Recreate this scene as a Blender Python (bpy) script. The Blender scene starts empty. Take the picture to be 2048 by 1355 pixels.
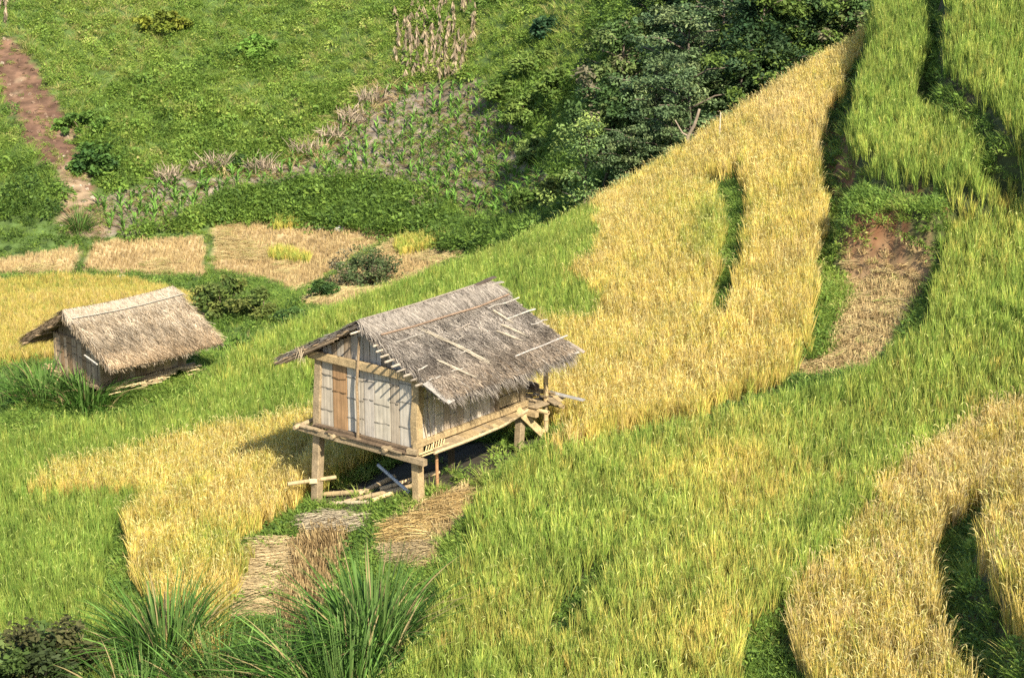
import bpy, math
import numpy as np
from mathutils import Vector

# ------------------------------------------------------------------ camera, sky, sun
SC = bpy.context.scene
COL = SC.collection
PITCH, CAMH, FPX = 0.268, 14.468, 70/36*2048
cam_d = bpy.data.cameras.new("camera"); cam = bpy.data.objects.new("camera", cam_d); COL.objects.link(cam)
cam.location = (0, 0, CAMH); cam.rotation_euler = (math.pi/2-PITCH, 0, 0)
cam_d.lens = 70; cam_d.sensor_width = 36; cam_d.clip_end = 2000
SC.camera = cam
SUN_H = np.array((0.40, -0.917)); SUN_H = SUN_H/np.linalg.norm(SUN_H); SUN_EL = math.radians(39)
w = bpy.data.worlds.new("World"); SC.world = w; w.use_nodes = True
nt = w.node_tree; bg = nt.nodes["Background"]
sky = nt.nodes.new("ShaderNodeTexSky"); sky.sky_type = 'NISHITA'; sky.sun_disc = False
sky.sun_elevation = SUN_EL; sky.sun_rotation = math.atan2(SUN_H[0], SUN_H[1])
nt.links.new(sky.outputs[0], bg.inputs[0]); bg.inputs[1].default_value = 0.10
sd = bpy.data.lights.new("sun", 'SUN'); sun = bpy.data.objects.new("sun", sd); COL.objects.link(sun)
sd.energy = 4.5; sd.angle = math.radians(0.5); sd.color = (1.0, 0.91, 0.73)
sv = Vector((SUN_H[0]*math.cos(SUN_EL), SUN_H[1]*math.cos(SUN_EL), math.sin(SUN_EL)))
sun.rotation_euler = sv.to_track_quat('Z', 'Y').to_euler(); sun.location = (30, -30, 60)
SC.view_settings.view_transform = 'Standard'; SC.view_settings.look = 'None'
SC.view_settings.gamma = 1; SC.view_settings.exposure = 1.22
SC.cycles.max_bounces = 6; SC.cycles.diffuse_bounces = 3; SC.cycles.transmission_bounces = 3
SC.cycles.use_denoising = False

R = np.random.default_rng(7)
CP, SP = math.cos(PITCH), math.sin(PITCH)

# ------------------------------------------------------------------ projection helpers
def proj(x, y, z):
    z = z-CAMH; d = y*CP-z*SP; up = y*SP+z*CP
    return 1024+FPX*x/d, 677.5-FPX*up/d
def at(px, py, Y):
    a = (677.5-py)/FPX
    z = (a*CP-SP)/(CP+a*SP)*Y
    d = Y*CP-z*SP
    return ((px-1024)/FPX*d, Y, CAMH+z)
def pip(px, py, poly):
    poly = np.asarray(poly, float); inside = np.zeros(np.shape(px), bool)
    x0, y0 = poly[-1]
    for x1, y1 in poly:
        c = ((y1 > py) != (y0 > py))
        with np.errstate(divide='ignore', invalid='ignore'):
            inside ^= c & (px < (x0-x1)*(py-y1)/((y0-y1) if y0 != y1 else 1e-9)+x1)
        x0, y0 = x1, y1
    return inside
def tps_fit(P, reg):
    P = np.asarray(P, float); n = len(P); S = 30.0
    X = P[:, :2]/S; D = np.linalg.norm(X[:, None]-X[None], axis=2)
    K = np.where(D > 0, D*D*np.log(np.maximum(D, 1e-12)), 0)+reg*np.eye(n)
    A = np.zeros((n+3, n+3)); A[:n, :n] = K; A[:n, n] = 1; A[:n, n+1:] = X; A[n, :n] = 1; A[n+1:, :n] = X.T
    c = np.linalg.solve(A, np.r_[P[:, 2], 0, 0, 0])
    def f(x, y):
        x = np.asarray(x, float)/S; y = np.asarray(y, float)/S; sh = x.shape; x = x.ravel(); y = y.ravel()
        out = c[n]+c[n+1]*x+c[n+2]*y
        for i in range(n):
            r2 = (x-X[i, 0])**2+(y-X[i, 1])**2
            out += c[i]*0.5*r2*np.log(np.maximum(r2, 1e-20))
        return out.reshape(sh)
    return f
class Noise:                                   # smooth value noise in world x, y
    def __init__(self, seed): self.g = np.random.default_rng(seed).random((64, 64))
    def __call__(self, x, y, s):
        x = np.asarray(x)/s+100; y = np.asarray(y)/s+100
        i = np.floor(x).astype(int); j = np.floor(y).astype(int); u = x-i; v = y-j
        u = u*u*(3-2*u); v = v*v*(3-2*v); g = self.g; m = 63
        return (g[i & m, j & m]*(1-u)*(1-v)+g[(i+1) & m, j & m]*u*(1-v)+g[i & m, (j+1) & m]*(1-u)*v+g[(i+1) & m, (j+1) & m]*u*v)
    def fbm(self, x, y, s): return self(x, y, s)*.5+self(x, y, s*.47)*.3+self(x, y, s*.21)*.2
N1, N2, N3 = Noise(1), Noise(2), Noise(3)

# ------------------------------------------------------------------ terrain heights
near_c = [at(*p) for p in [
    (0, 1300, 34.8), (0, 1000, 44.2), (0, 830, 50.8), (2048, 1300, 25), (2048, 1000, 31), (2048, 750, 38), (1700, 1355, 26.1),
    (1400, 1200, 30.1), (1400, 900, 37.7), (1500, 700, 43.7), (1700, 700, 41.6), (1300, 600, 50.7), (1100, 600, 53.5), (640, 600, 58.6),
    (450, 680, 55.8), (900, 510, 61.7), (1180, 390, 65.8), (1400, 260, 67), (1560, 150, 67.3), (1740, 50, 67), (1640, 400, 52), (1650, 550, 46.4), (1560, 300, 58.2),
    (1780, 200, 56.7), (1870, 20, 61.9), (1970, 60, 58), (1950, 300, 51.3), (1960, 500, 45.2), (2400, 500, 37.2), (2400, 1000, 27.4),
    (-300, 1000, 47), (-300, 830, 54.6), (-300, 1300, 36.6), (2400, 100, 50), (1000, 1700, 23.6), (2000, 1700, 18.3), (0, 1700, 26.2), (1024, 1355, 29.9), (200, 790, 52.3)]]
near_c += [(-2.0, 40, .64), (-4.25, 38.26, -.34), (.18, 42.8, .85), (-2.07, 41.1, .68), (-11.4, 53, -1.0), (-13, 51.6, -1.2)]
tpsN = tps_fit(near_c, 2e-3)
crest = np.array([at(*p)[:2] for p in [(-500, 900, 54), (0, 830, 51.5), (100, 790, 54.5), (380, 735, 57), (450, 680, 56.5), (640, 600, 58.6), (900, 510, 61.7), (1180, 390, 65.8),
    (1400, 260, 67), (1560, 150, 67.3), (1740, 50, 67), (1900, -60, 70), (2500, -300, 75)]])
crA, crY = crest[:, 0]/crest[:, 1], crest[:, 1]
def S1(x, y):                                  # the spur carrying the rice, at the height of the rice tops
    Yc = np.interp(x/np.maximum(y, 1), crA, crY); d = np.maximum(y-Yc, 0); k = np.where(d > 0, Yc/np.maximum(y, 1), 1)
    return tpsN(x*k, y*k)-.42*d-.012*d*d
far_c = [at(*p) for p in [(100, 640, 100), (300, 510, 117), (0, 540, 113), (800, 500, 117), (600, 450, 123), (600, 372, 127), (100, 430, 119), (0, 500, 116), (0, 300, 127), (0, 0, 144),
    (600, 330, 129.5), (600, 150, 140), (600, 0, 149), (1000, 400, 118), (1000, 200, 128), (1000, 0, 138), (1300, 300, 100), (1300, 100, 112), (1300, 0, 118), (1700, 0, 105),
    (1700, 150, 95), (2100, 0, 102), (1100, 480, 105), (1150, 400, 95), (-300, 0, 150), (-300, 300, 130), (-300, 520, 115), (-300, 640, 100), (450, 620, 99), (600, 590, 104)]]
far_c += [(-80, 200, 25), (0, 200, 26), (60, 190, 30), (-150, 150, 0), (-80, 260, 40), (80, 260, 45), (140, 150, 25), (-30, 75, -12), (0, 80, -11.5), (-60, 90, -12.5), (22, 78, -7), (45, 70, -3),
          (-20, 60, -12), (100, 100, 10), (0, 55, -12)]
tpsF = tps_fit(far_c, 1e-3)
NX = np.arange(-30, 30.01, .2); NY = np.arange(10, 86.01, .2)
FX = np.arange(-150, 150.01, .5); FY = np.arange(50, 262.01, .5)
gx, gy = np.meshgrid(NX, NY, indexing='ij'); fx, fy = np.meshgrid(FX, FY, indexing='ij')
S_grid = S1(gx, gy)
F_grid = tpsF(fx, fy)+(N1.fbm(fx, fy, 9)-.5)*.7+(N3.fbm(fx, fy, 2.2)-.5)*.35
def lookup(G, X, Y, x, y):
    dx = X[1]-X[0]
    u = np.clip((np.asarray(x)-X[0])/dx, 0, len(X)-1.001); v = np.clip((np.asarray(y)-Y[0])/dx, 0, len(Y)-1.001)
    i = u.astype(int); j = v.astype(int); u = u-i; v = v-j
    return G[i, j]*(1-u)*(1-v)+G[i+1, j]*u*(1-v)+G[i, j+1]*(1-u)*v+G[i+1, j+1]*u*v
def zF(x, y): return lookup(F_grid, FX, FY, x, y)

# ------------------------------------------------------------------ the fields, drawn where they lie on the hillside
SLIT = [(1392, 338), (1420, 322), (1455, 318), (1478, 300), (1496, 345), (1496, 420), (1482, 500), (1448, 605), (1416, 605), (1440, 500), (1450, 430), (1446, 380), (1430, 348)]
NOTCH = [(1240, 1040), (1225, 1100), (1190, 1160), (1130, 1225), (1085, 1225), (1120, 1150), (1175, 1080)]
FIELDS = [  # name, dz, visible height, polygon, excluded polygons
 ('top', 2.0, .75, [(1898, -200), (1890, 40), (1905, 100), (1975, 165), (2060, 245), (2160, 270), (2500, 250), (2500, -200)], []),
 ('strip', 1.25, .75, [(1860, -200), (1750, -80), (1742, 60), (1714, 150), (1698, 195), (1716, 245), (1752, 272), (1754, 310), (1862, 314), (1905, 330), (1985, 325), (1985, 305), (1930, 225), (1862, 195), (1835, 125), (1858, 40), (1858, -200)], []),
 ('ledge', 1.25, .1, [(1690, 395), (1735, 365), (1755, 380), (1890, 385), (1905, 400), (1890, 425), (1800, 418), (1700, 428)], []),
 ('rim', 1.7, .1, [(1884, 172), (1960, 212), (2005, 250), (2050, 305), (2010, 300), (1935, 238), (1878, 198)], []),
 ('corner', .8, .75, [(2120, 850), (1998, 935), (1955, 995), (1970, 1050), (2020, 1140), (2070, 1205), (2500, 1450), (2500, 700)], []),
 ('stubble_hi', -.25, .12, [(1702, 492), (1850, 505), (1870, 560), (1800, 680), (1740, 740), (1600, 760), (1570, 745), (1645, 710), (1690, 610)], []),
 ('right', .3, .75, [(946, 985), (1008, 905), (1060, 872), (1200, 848), (1400, 800), (1560, 755), (1640, 735), (1760, 690), (1860, 600), (1888, 480), (1903, 395), (2000, 372), (2500, 330), (2500, 640), (2048, 745), (1900, 815), (1750, 930), (1640, 1070), (1580, 1120), (1500, 1190), (1480, 1300), (1460, 1800), (500, 1800), (690, 1390), (800, 1290), (860, 1200), (885, 1120), (945, 1045)], [NOTCH]),
 ('tan', .1, .75, [(2500, 640), (2048, 745), (1900, 815), (1750, 930), (1640, 1070), (1600, 1110), (1575, 1190), (1615, 1290), (1710, 1400), (1710, 1800), (2500, 1800), (2250, 1700), (1965, 1340), (1868, 1160), (1878, 1030), (1930, 965), (1990, 935), (2120, 840), (2500, 690)], []),
 ('crestgreen', .05, .75, [(-600, 860), (0, 850), (110, 815), (220, 815), (385, 765), (455, 688), (640, 590), (900, 500), (1175, 385), (1198, 400), (1200, 440), (1190, 490), (1130, 520), (1205, 555), (1205, 618), (1040, 618), (1000, 590), (780, 640), (650, 690), (600, 740), (640, 790), (480, 820), (300, 860), (100, 910), (40, 955), (-600, 1010)], []),
 ('gold', .1, .75, [(1175, 385), (1400, 250), (1560, 140), (1700, 40), (1732, 40), (1722, 80), (1682, 150), (1634, 250), (1655, 410), (1632, 500), (1630, 590), (1612, 660), (1550, 725), (1400, 785), (1200, 832), (1090, 855), (1000, 800), (1000, 612), (1205, 618), (1205, 555), (1130, 520), (1190, 490), (1200, 440)], [SLIT]),
 ('goldlow', 0.0, .75, [(40, 955), (100, 910), (300, 860), (480, 820), (640, 785), (1000, 740), (1000, 800), (1060, 860), (1000, 885), (880, 900), (720, 900), (640, 960), (580, 990), (545, 1030), (495, 1085), (455, 1180), (430, 1290), (345, 1300), (285, 1130), (245, 1060), (245, 1000), (290, 955)], []),
 ('lowgreen', -.1, .75, [(-600, 1010), (40, 955), (290, 955), (235, 1000), (205, 1050), (200, 1130), (255, 1230), (300, 1310), (440, 1330), (500, 1800), (-600, 1800)], []),
 ('stubble_lo', -.05, .1, [(775, 1050), (850, 1010), (950, 965), (960, 985), (948, 1040), (890, 1085), (870, 1130), (800, 1130), (765, 1100)], []),
 ('stubble_wet', -.2, .15, [(592, 1075), (620, 1050), (715, 1055), (700, 1110), (680, 1170), (640, 1260), (560, 1290), (565, 1200), (585, 1130)], []),
]
def member(x, y, S, lift=0):
    out = np.full(np.shape(x), -1)
    for k, (nm, dz, hv, poly, ex) in enumerate(FIELDS):
        px, py = proj(x, y, S-.8+dz+hv+lift)
        px = px+(N2(x, y, 1.3)-.5)*22+(N3(x, y, .45)-.5)*9; py = py+(N3(x, y, 1.3)-.5)*12+(N1(x, y, .4)-.5)*5
        m = pip(px, py, poly)
        for e in ex: m &= ~pip(px, py, e)
        out = np.where((out < 0) & m, k, out)
    return out
FID = member(gx, gy, S_grid)
DZ = np.array([f[1] for f in FIELDS]+[0.0])
G_grid = S_grid-.8+DZ[FID]
# blend the unplanted banks between the terraces
base = S_grid-.8; off = G_grid-base; fixed = FID >= 0
for _ in range(3):
    a = off.copy(); a[1:-1, 1:-1] = (off[2:, 1:-1]+off[:-2, 1:-1]+off[1:-1, 2:]+off[1:-1, :-2])/4
    off = np.where(fixed, off, a)
a = off.copy()
a[1:-1, 1:-1] = off[1:-1, 1:-1]*.4+.15*(off[2:, 1:-1]+off[:-2, 1:-1]+off[1:-1, 2:]+off[1:-1, :-2]); off = a
G_grid = base+off+(N1.fbm(gx, gy, 1.6)-.5)*.16
def zN(x, y): return lookup(G_grid, NX, NY, x, y)
def zT(x, y):
    inn = (np.asarray(x) > -30) & (np.asarray(x) < 30) & (np.asarray(y) < 86)
    return np.where(inn, np.maximum(zN(x, y), zF(x, y)), zF(x, y))
def hit(px, py, fn=zT, y0=14, y1=200):         # where the sight line of a point of the photo meets the ground
    Y = np.linspace(y0, y1, 4000); x, y, z = at(px, py, Y)
    b = z < fn(x, y); i = int(np.argmax(b)) if b.any() else len(Y)-1
    return np.array((x[i], Y[i], float(fn(x[i], Y[i]))))

# ------------------------------------------------------------------ object helpers
def tag(o, label=None, cat=None, group=None, kind=None):
    if label: o['label'] = label
    if cat: o['category'] = cat
    if group: o['group'] = group
    if kind: o['kind'] = kind
    return o
def mesh_from(name, V, Q, col=None, mat=None, smooth=False, extra=None):
    """V (N,3); Q list of faces or (M,k) int array; col (N,3) colour per vertex"""
    me = bpy.data.meshes.new(name)
    V = np.asarray(V, np.float32)
    if isinstance(Q, np.ndarray):
        k = Q.shape[1]; me.vertices.add(len(V)); me.vertices.foreach_set('co', V.ravel())
        me.loops.add(Q.size); me.loops.foreach_set('vertex_index', Q.astype(np.int32).ravel())
        me.polygons.add(len(Q)); me.polygons.foreach_set('loop_start', np.arange(0, Q.size, k, dtype=np.int32))
        me.polygons.foreach_set('loop_total', np.full(len(Q), k, np.int32))
        me.update(calc_edges=True)
    else:
        me.from_pydata(V.tolist(), [], Q)
    if col is not None:
        a = me.attributes.new('Col', 'FLOAT_COLOR', 'POINT'); c = np.ones((len(V), 4), np.float32); c[:, :3] = col
        a.data.foreach_set('color', c.ravel())
    if extra:
        for nm, val in extra.items():
            a = me.attributes.new(nm, 'FLOAT', 'POINT'); a.data.foreach_set('value', np.asarray(val, np.float32))
    if smooth: me.polygons.foreach_set('use_smooth', np.ones(len(me.polygons), bool))
    if mat: me.materials.append(mat)
    return me
def link(name, me, parent=None, loc=None, rot=None):
    o = bpy.data.objects.new(name, me); COL.objects.link(o)
    if parent: o.parent = parent
    if loc is not None: o.location = loc
    if rot is not None: o.rotation_euler = rot
    return o
def empty(name, loc, rz=0, **k):
    o = bpy.data.objects.new(name, None); COL.objects.link(o); o.location = loc; o.rotation_euler = (0, 0, rz); o.empty_display_size = .3
    return tag(o, **k)
class MB:                                       # collects pieces of ONE mesh
    def __init__(s): s.v = []; s.f = []; s.c = []; s.n = 0
    def add(s, V, F, c):
        V = np.asarray(V, float); s.v.append(V); s.f += [tuple(int(i)+s.n for i in f) for f in F]
        s.c.append(np.tile(np.asarray(c, float), (len(V), 1)) if np.ndim(c) == 1 else np.asarray(c)); s.n += len(V)
    def beam(s, a, b, w, h, c, up=(0, 0, 1), wob=0.0, seg=1, taper=1.0):
        a = np.array(a, float); b = np.array(b, float); d = b-a; d /= np.linalg.norm(d)
        up = np.array(up, float); sd_ = np.cross(d, up)
        if np.linalg.norm(sd_) < 1e-3: sd_ = np.cross(d, (0, 1, 0))
        sd_ /= np.linalg.norm(sd_); u = np.cross(sd_, d); V = []
        for k in range(seg+1):
            t = k/seg; p = a+(b-a)*t+(R.normal(0, wob, 3) if 0 < k < seg else 0); q = 1+(taper-1)*t
            ww, hh = w*q*(1+R.uniform(-.04, .04)), h*q*(1+R.uniform(-.04, .04)); ch = .18
            for (i, j) in ((-1+ch, -1), (1-ch, -1), (1, -1+ch), (1, 1-ch), (1-ch, 1), (-1+ch, 1), (-1, 1-ch), (-1, -1+ch)):
                V.append(p+sd_*i*ww/2+u*j*hh/2)
        F = [tuple(range(7, -1, -1)), tuple(range(seg*8, seg*8+8))]
        for k in range(seg):
            for i in range(8): F.append((k*8+i, k*8+(i+1) % 8, k*8+8+(i+1) % 8, k*8+8+i))
        s.add(V, F, c)
    def pole(s, pts, r, c, n=8, r2=None, nodes=0, hollow=False):
        pts = np.array(pts, float); L = len(pts); V = []; cc = []
        d = pts[-1]-pts[0]; d /= np.linalg.norm(d); a = np.cross(d, (0, 0, 1))
        if np.linalg.norm(a) < 1e-2: a = np.array((1., 0, 0))
        a /= np.linalg.norm(a); b = np.cross(d, a); r2 = r if r2 is None else r2
        T = np.linspace(0, 1, L); rr = r+(r2-r)*T; P = pts; dark = np.zeros(L)
        if nodes:
            Ts = []; rs = []; dk = []
            for k in range(nodes+1):
                t = k/nodes; Ts += [max(t-.012, 0), t, min(t+.012, 1)] if 0 < k < nodes else [t]
                rs += [1, 1.16, 1] if 0 < k < nodes else [1]; dk += [0, 1, 0] if 0 < k < nodes else [0]
            P = np.stack([np.interp(Ts, T, pts[:, i]) for i in range(3)], 1); rr = np.interp(Ts, T, rr)*np.array(rs); dark = np.array(dk); L = len(P)
        for k in range(L):
            for i in range(n):
                th = 2*math.pi*i/n; V.append(P[k]+rr[k]*(a*math.cos(th)+b*math.sin(th))); cc.append(np.asarray(c)*(1-.45*dark[k]))
        F = [(k*n+i, k*n+(i+1) % n, k*n+n+(i+1) % n, k*n+n+i) for k in range(L-1) for i in range(n)]
        if hollow:
            for k0, sg in ((0, 1), (L-1, -1)):
                o = len(V)
                for q, dep in ((.78, 0), (.72, .25)):
                    for i in range(n):
                        th = 2*math.pi*i/n; V.append(P[k0]+sg*d*dep*rr[k0]*4+rr[k0]*q*(a*math.cos(th)+b*math.sin(th))); cc.append(np.asarray(c)*(.9 if dep == 0 else .3))
                for i in range(n):
                    j = (i+1) % n
                    F += [(k0*n+i, o+i, o+j, k0*n+j), (o+i, o+n+i, o+n+j, o+j)]
                F.append(tuple(range(o+n, o+2*n)))
        else: F += [tuple(range(n-1, -1, -1)), tuple(range((L-1)*n, L*n))]
        s.add(V, F, np.array(cc))
    def blades(s, *a, **k):
        V, Q, c = blades(*a, **k); s.add(V, Q.tolist(), c)
    def build(s, name, mat, parent=None, smooth=False, loc=None, rot=None):
        me = mesh_from(name, np.concatenate(s.v), s.f, np.concatenate(s.c), mat, smooth)
        return link(name, me, parent, loc, rot)
def unit(a): return a/np.maximum(np.linalg.norm(a, axis=-1, keepdims=True), 1e-9)
def blades(p, d, side, L, W, bend, col, seg=3, prof=None):
    """N ribbons: p base, d direction, side width direction, L length, W width, bend = displacement growing with the square of t"""
    p = np.asarray(p, float); N = len(p); L = np.broadcast_to(L, N); W = np.broadcast_to(W, N); bend = np.broadcast_to(bend, (N, 3))
    prof = np.asarray(prof if prof is not None else np.interp(np.linspace(0, 1, seg+1), [0, .4, 1], [.7, 1, .06]))
    T = np.linspace(0, 1, seg+1); V = np.zeros((N, seg+1, 2, 3))
    for k, t in enumerate(T):
        c = p+d*(L*t)[:, None]+bend*t*t; h = side*(W*prof[k]/2)[:, None]
        V[:, k, 0] = c-h; V[:, k, 1] = c+h
    b = (np.arange(N)*(seg+1)*2)[:, None]; Q = []
    for k in range(seg): Q.append(np.concatenate([b+2*k, b+2*k+1, b+2*k+3, b+2*k+2], 1))
    Q = np.stack(Q, 1).reshape(-1, 4)
    col = np.broadcast_to(col, (N, 3))
    return V.reshape(-1, 3), Q, np.repeat(col, (seg+1)*2, 0)
def joinm(*parts):
    V = []; Q = []; C = []; n = 0
    for v, q, c in parts: V.append(v); Q.append(q+n); C.append(c); n += len(v)
    return np.concatenate(V), np.concatenate(Q), np.concatenate(C)
def rnd_dirs(n, tmin, tmax):
    th = R.uniform(0, 2*math.pi, n); t = np.radians(R.uniform(tmin, tmax, n))
    o = np.stack([np.cos(th), np.sin(th), np.zeros(n)], 1)
    d = o*np.sin(t)[:, None]; d[:, 2] = np.cos(t)
    return d, o, np.stack([-np.sin(th), np.cos(th), np.zeros(n)], 1)
def rot_side(side, d, amt):
    n = np.cross(side, d); a = R.uniform(-amt, amt, len(side))[:, None]
    return unit(side*np.cos(a)+n*np.sin(a))

# ------------------------------------------------------------------ materials
def new_mat(name):
    m = bpy.data.materials.new(name); m.use_nodes = True; t = m.node_tree
    for n in list(t.nodes): t.nodes.remove(n)
    return m, t, t.nodes.new, t.links.new
def out_of(t, new, lk, shader):
    o = new('ShaderNodeOutputMaterial'); lk(shader, o.inputs[0])
def col_mat(name, fib=0.0, fscale=(60, 60, 4), rough=.85, grain=.35, gscale=14, spec=.2, bump=0.0, trans=0.0):
    """colour attribute x procedural grain (and fibres); trans mixes in light passing through leaves"""
    m, t, new, lk = new_mat(name)
    at_ = new('ShaderNodeAttribute'); at_.attribute_name = 'Col'
    tc = new('ShaderNodeTexCoord'); c = at_.outputs['Color']
    def mul(c, fac_out, lo, hi):
        mr = new('ShaderNodeMapRange'); mr.inputs[1].default_value = .3; mr.inputs[2].default_value = .7; mr.inputs[3].default_value = lo; mr.inputs[4].default_value = hi
        lk(fac_out, mr.inputs[0]); v = new('ShaderNodeVectorMath'); v.operation = 'SCALE'; lk(c, v.inputs[0]); lk(mr.outputs[0], v.inputs['Scale']); return v.outputs[0]
    h = None
    if grain:
        n = new('ShaderNodeTexNoise'); n.inputs['Scale'].default_value = gscale; n.inputs['Detail'].default_value = 5; lk(tc.outputs['Object'], n.inputs['Vector']); c = mul(c, n.outputs['Fac'], 1-grain, 1+grain); h = n.outputs['Fac']
    if fib:
        mp = new('ShaderNodeMapping'); mp.inputs['Scale'].default_value = fscale; lk(tc.outputs['Object'], mp.inputs[0])
        n = new('ShaderNodeTexNoise'); n.inputs['Scale'].default_value = 1; n.inputs['Detail'].default_value = 3; lk(mp.outputs[0], n.inputs['Vector']); c = mul(c, n.outputs['Fac'], 1-fib, 1+fib); h = n.outputs['Fac']
    b = new('ShaderNodeBsdfPrincipled'); lk(c, b.inputs['Base Color']); b.inputs['Roughness'].default_value = rough; b.inputs['Specular IOR Level'].default_value = spec
    if bump and h is not None:
        bp = new('ShaderNodeBump'); bp.inputs['Strength'].default_value = bump; bp.inputs['Distance'].default_value = .02; lk(h, bp.inputs['Height']); lk(bp.outputs[0], b.inputs['Normal'])
    sh = b.outputs[0]
    if trans:
        tr = new('ShaderNodeBsdfTranslucent'); lk(c, tr.inputs[0]); mx = new('ShaderNodeMixShader'); mx.inputs[0].default_value = trans
        lk(sh, mx.inputs[1]); lk(tr.outputs[0], mx.inputs[2]); sh = mx.outputs[0]
    out_of(t, new, lk, sh); return m
def tint_mat(name, stops, panicle=None, trans=.35, rough=.6):
    """leaf colour picked along a ramp by the plant's own ripeness (tint.x), varied by tint.y; tint.z scales it"""
    m, t, new, lk = new_mat(name)
    a = new('ShaderNodeAttribute'); a.attribute_type = 'INSTANCER'; a.attribute_name = 'tint'
    sep = new('ShaderNodeSeparateXYZ'); lk(a.outputs['Vector'], sep.inputs[0])
    v = new('ShaderNodeAttribute'); v.attribute_name = 'Col'; sv_ = new('ShaderNodeSeparateColor'); lk(v.outputs['Color'], sv_.inputs[0])
    ad = new('ShaderNodeMath'); ad.operation = 'MULTIPLY_ADD'; lk(sv_.outputs[0], ad.inputs[0]); ad.inputs[1].default_value = .34; ad2 = new('ShaderNodeMath'); ad2.operation = 'SUBTRACT'; lk(sep.outputs[0], ad2.inputs[0]); ad2.inputs[1].default_value = .17; lk(ad2.outputs[0], ad.inputs[2])
    rp = new('ShaderNodeValToRGB'); lk(ad.outputs[0], rp.inputs[0]); e = rp.color_ramp.elements
    while len(e) < len(stops): e.new(.5)
    for i, (p, c) in enumerate(stops): e[i].position = p; e[i].color = (*c, 1)
    c = rp.outputs[0]
    if panicle:
        r2 = new('ShaderNodeValToRGB'); lk(sep.outputs[0], r2.inputs[0]); e = r2.color_ramp.elements
        for i, (p, cc) in enumerate(panicle): e[i].position = p; e[i].color = (*cc, 1)
        mx = new('ShaderNodeMix'); mx.data_type = 'RGBA'; lk(sv_.outputs[1], mx.inputs[0]); lk(c, mx.inputs[6]); lk(r2.outputs[0], mx.inputs[7]); c = mx.outputs[2]
    mu = new('ShaderNodeMath'); mu.operation = 'MULTIPLY'; lk(sep.outputs[2], mu.inputs[0]); lk(sv_.outputs[2], mu.inputs[1])
    sc = new('ShaderNodeVectorMath'); sc.operation = 'SCALE'; lk(c, sc.inputs[0]); lk(mu.outputs[0], sc.inputs['Scale']); c = sc.outputs[0]
    b = new('ShaderNodeBsdfPrincipled'); lk(c, b.inputs['Base Color']); b.inputs['Roughness'].default_value = rough; b.inputs['Specular IOR Level'].default_value = .25
    tr = new('ShaderNodeBsdfTranslucent'); lk(c, tr.inputs[0]); mx = new('ShaderNodeMixShader'); mx.inputs[0].default_value = trans
    lk(b.outputs[0], mx.inputs[1]); lk(tr.outputs[0], mx.inputs[2]); out_of(t, new, lk, mx.outputs[0]); return m
M_ground = col_mat('earth', grain=.3, gscale=3, rough=.95, bump=.5)
M_slope = col_mat('slope_earth', grain=.45, gscale=1.1, rough=.95, bump=1.0)
for n_ in M_slope.node_tree.nodes:
    if n_.type == 'BUMP': n_.inputs['Distance'].default_value = .35
M_wood = col_mat('weathered_wood', fib=.3, fscale=(30, 30, 30), grain=.25, gscale=6, bump=.3)
M_bam = col_mat('split_bamboo', fib=.28, fscale=(70, 70, 1.5), grain=.12, gscale=5, rough=.6, bump=.15)
M_pole = col_mat('bamboo_pole', grain=.18, gscale=9, rough=.5)
M_thatch = col_mat('thatch', grain=.22, gscale=7, rough=.95, spec=.05)
M_leaf = col_mat('leaf', grain=.2, gscale=1.3, rough=.6, trans=.3, spec=.15)
M_dry = col_mat('dry_leaf', grain=.2, gscale=4, rough=.9, trans=.2)
M_bark = col_mat('bark', grain=.3, gscale=8, rough=.95)
M_rice = tint_mat('rice', [(0.0, (.17, .28, .045)), (.3, (.37, .44, .085)), (.62, (.73, .55, .14)), (1.0, (.72, .57, .29))], [(0., (.36, .44, .10)), (1., (.68, .52, .25))], trans=.30)
M_weed = tint_mat('weed', [(0.0, (.05, .10, .025)), (.45, (.18, .29, .048)), (.8, (.31, .40, .075)), (1.0, (.44, .38, .15))], trans=.4)
M_stub = tint_mat('stubble', [(0.0, (.22, .145, .065)), (.5, (.46, .34, .165)), (.8, (.58, .46, .23)), (1.0, (.28, .33, .08))], trans=.2)

# ------------------------------------------------------------------ the ground
def grid_mesh(name, X, Y, Z, col, keep, mat=None):
    nx, ny = len(X), len(Y); ii, jj = np.meshgrid(np.arange(nx-1), np.arange(ny-1), indexing='ij')
    k = keep[:-1, :-1] | keep[1:, :-1] | keep[1:, 1:] | keep[:-1, 1:]
    ii = ii[k]; jj = jj[k]
    Q = np.stack([ii*ny+jj, (ii+1)*ny+jj, (ii+1)*ny+jj+1, ii*ny+jj+1], 1)
    used = np.unique(Q); mp = np.full(nx*ny, -1); mp[used] = np.arange(len(used))
    xx, yy = np.meshgrid(X, Y, indexing='ij'); V = np.stack([xx, yy, Z], -1).reshape(-1, 3)[used]
    return mesh_from(name, V, mp[Q], col.reshape(-1, 3)[used], mat or M_ground, smooth=True)
c_n = np.where((N2.fbm(gx, gy, 2.2) > .5)[..., None], (.065, .055, .025), (.055, .065, .022))
nm_of = [f[0] for f in FIELDS]
def isf(*n): return np.isin(FID, [nm_of.index(i) for i in n])
c_n = np.where(isf('stubble_hi', 'stubble_lo')[..., None], (.26, .17, .09), c_n)
c_n = np.where(isf('stubble_wet')[..., None], (.11, .075, .045), c_n)
px_, py_ = proj(gx, gy, G_grid)
BANK = [(1690, 385), (1900, 385), (1890, 500), (1850, 510), (1700, 500), (1640, 480), (1600, 330), (1660, 250), (1740, 330)]
red = pip(px_, py_, BANK) & ((FID < 0) | (FID == 2))
c_n = np.where((red & (N3.fbm(gx, gy, 1.0) > .42))[..., None], (.17, .08, .04), c_n)
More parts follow.
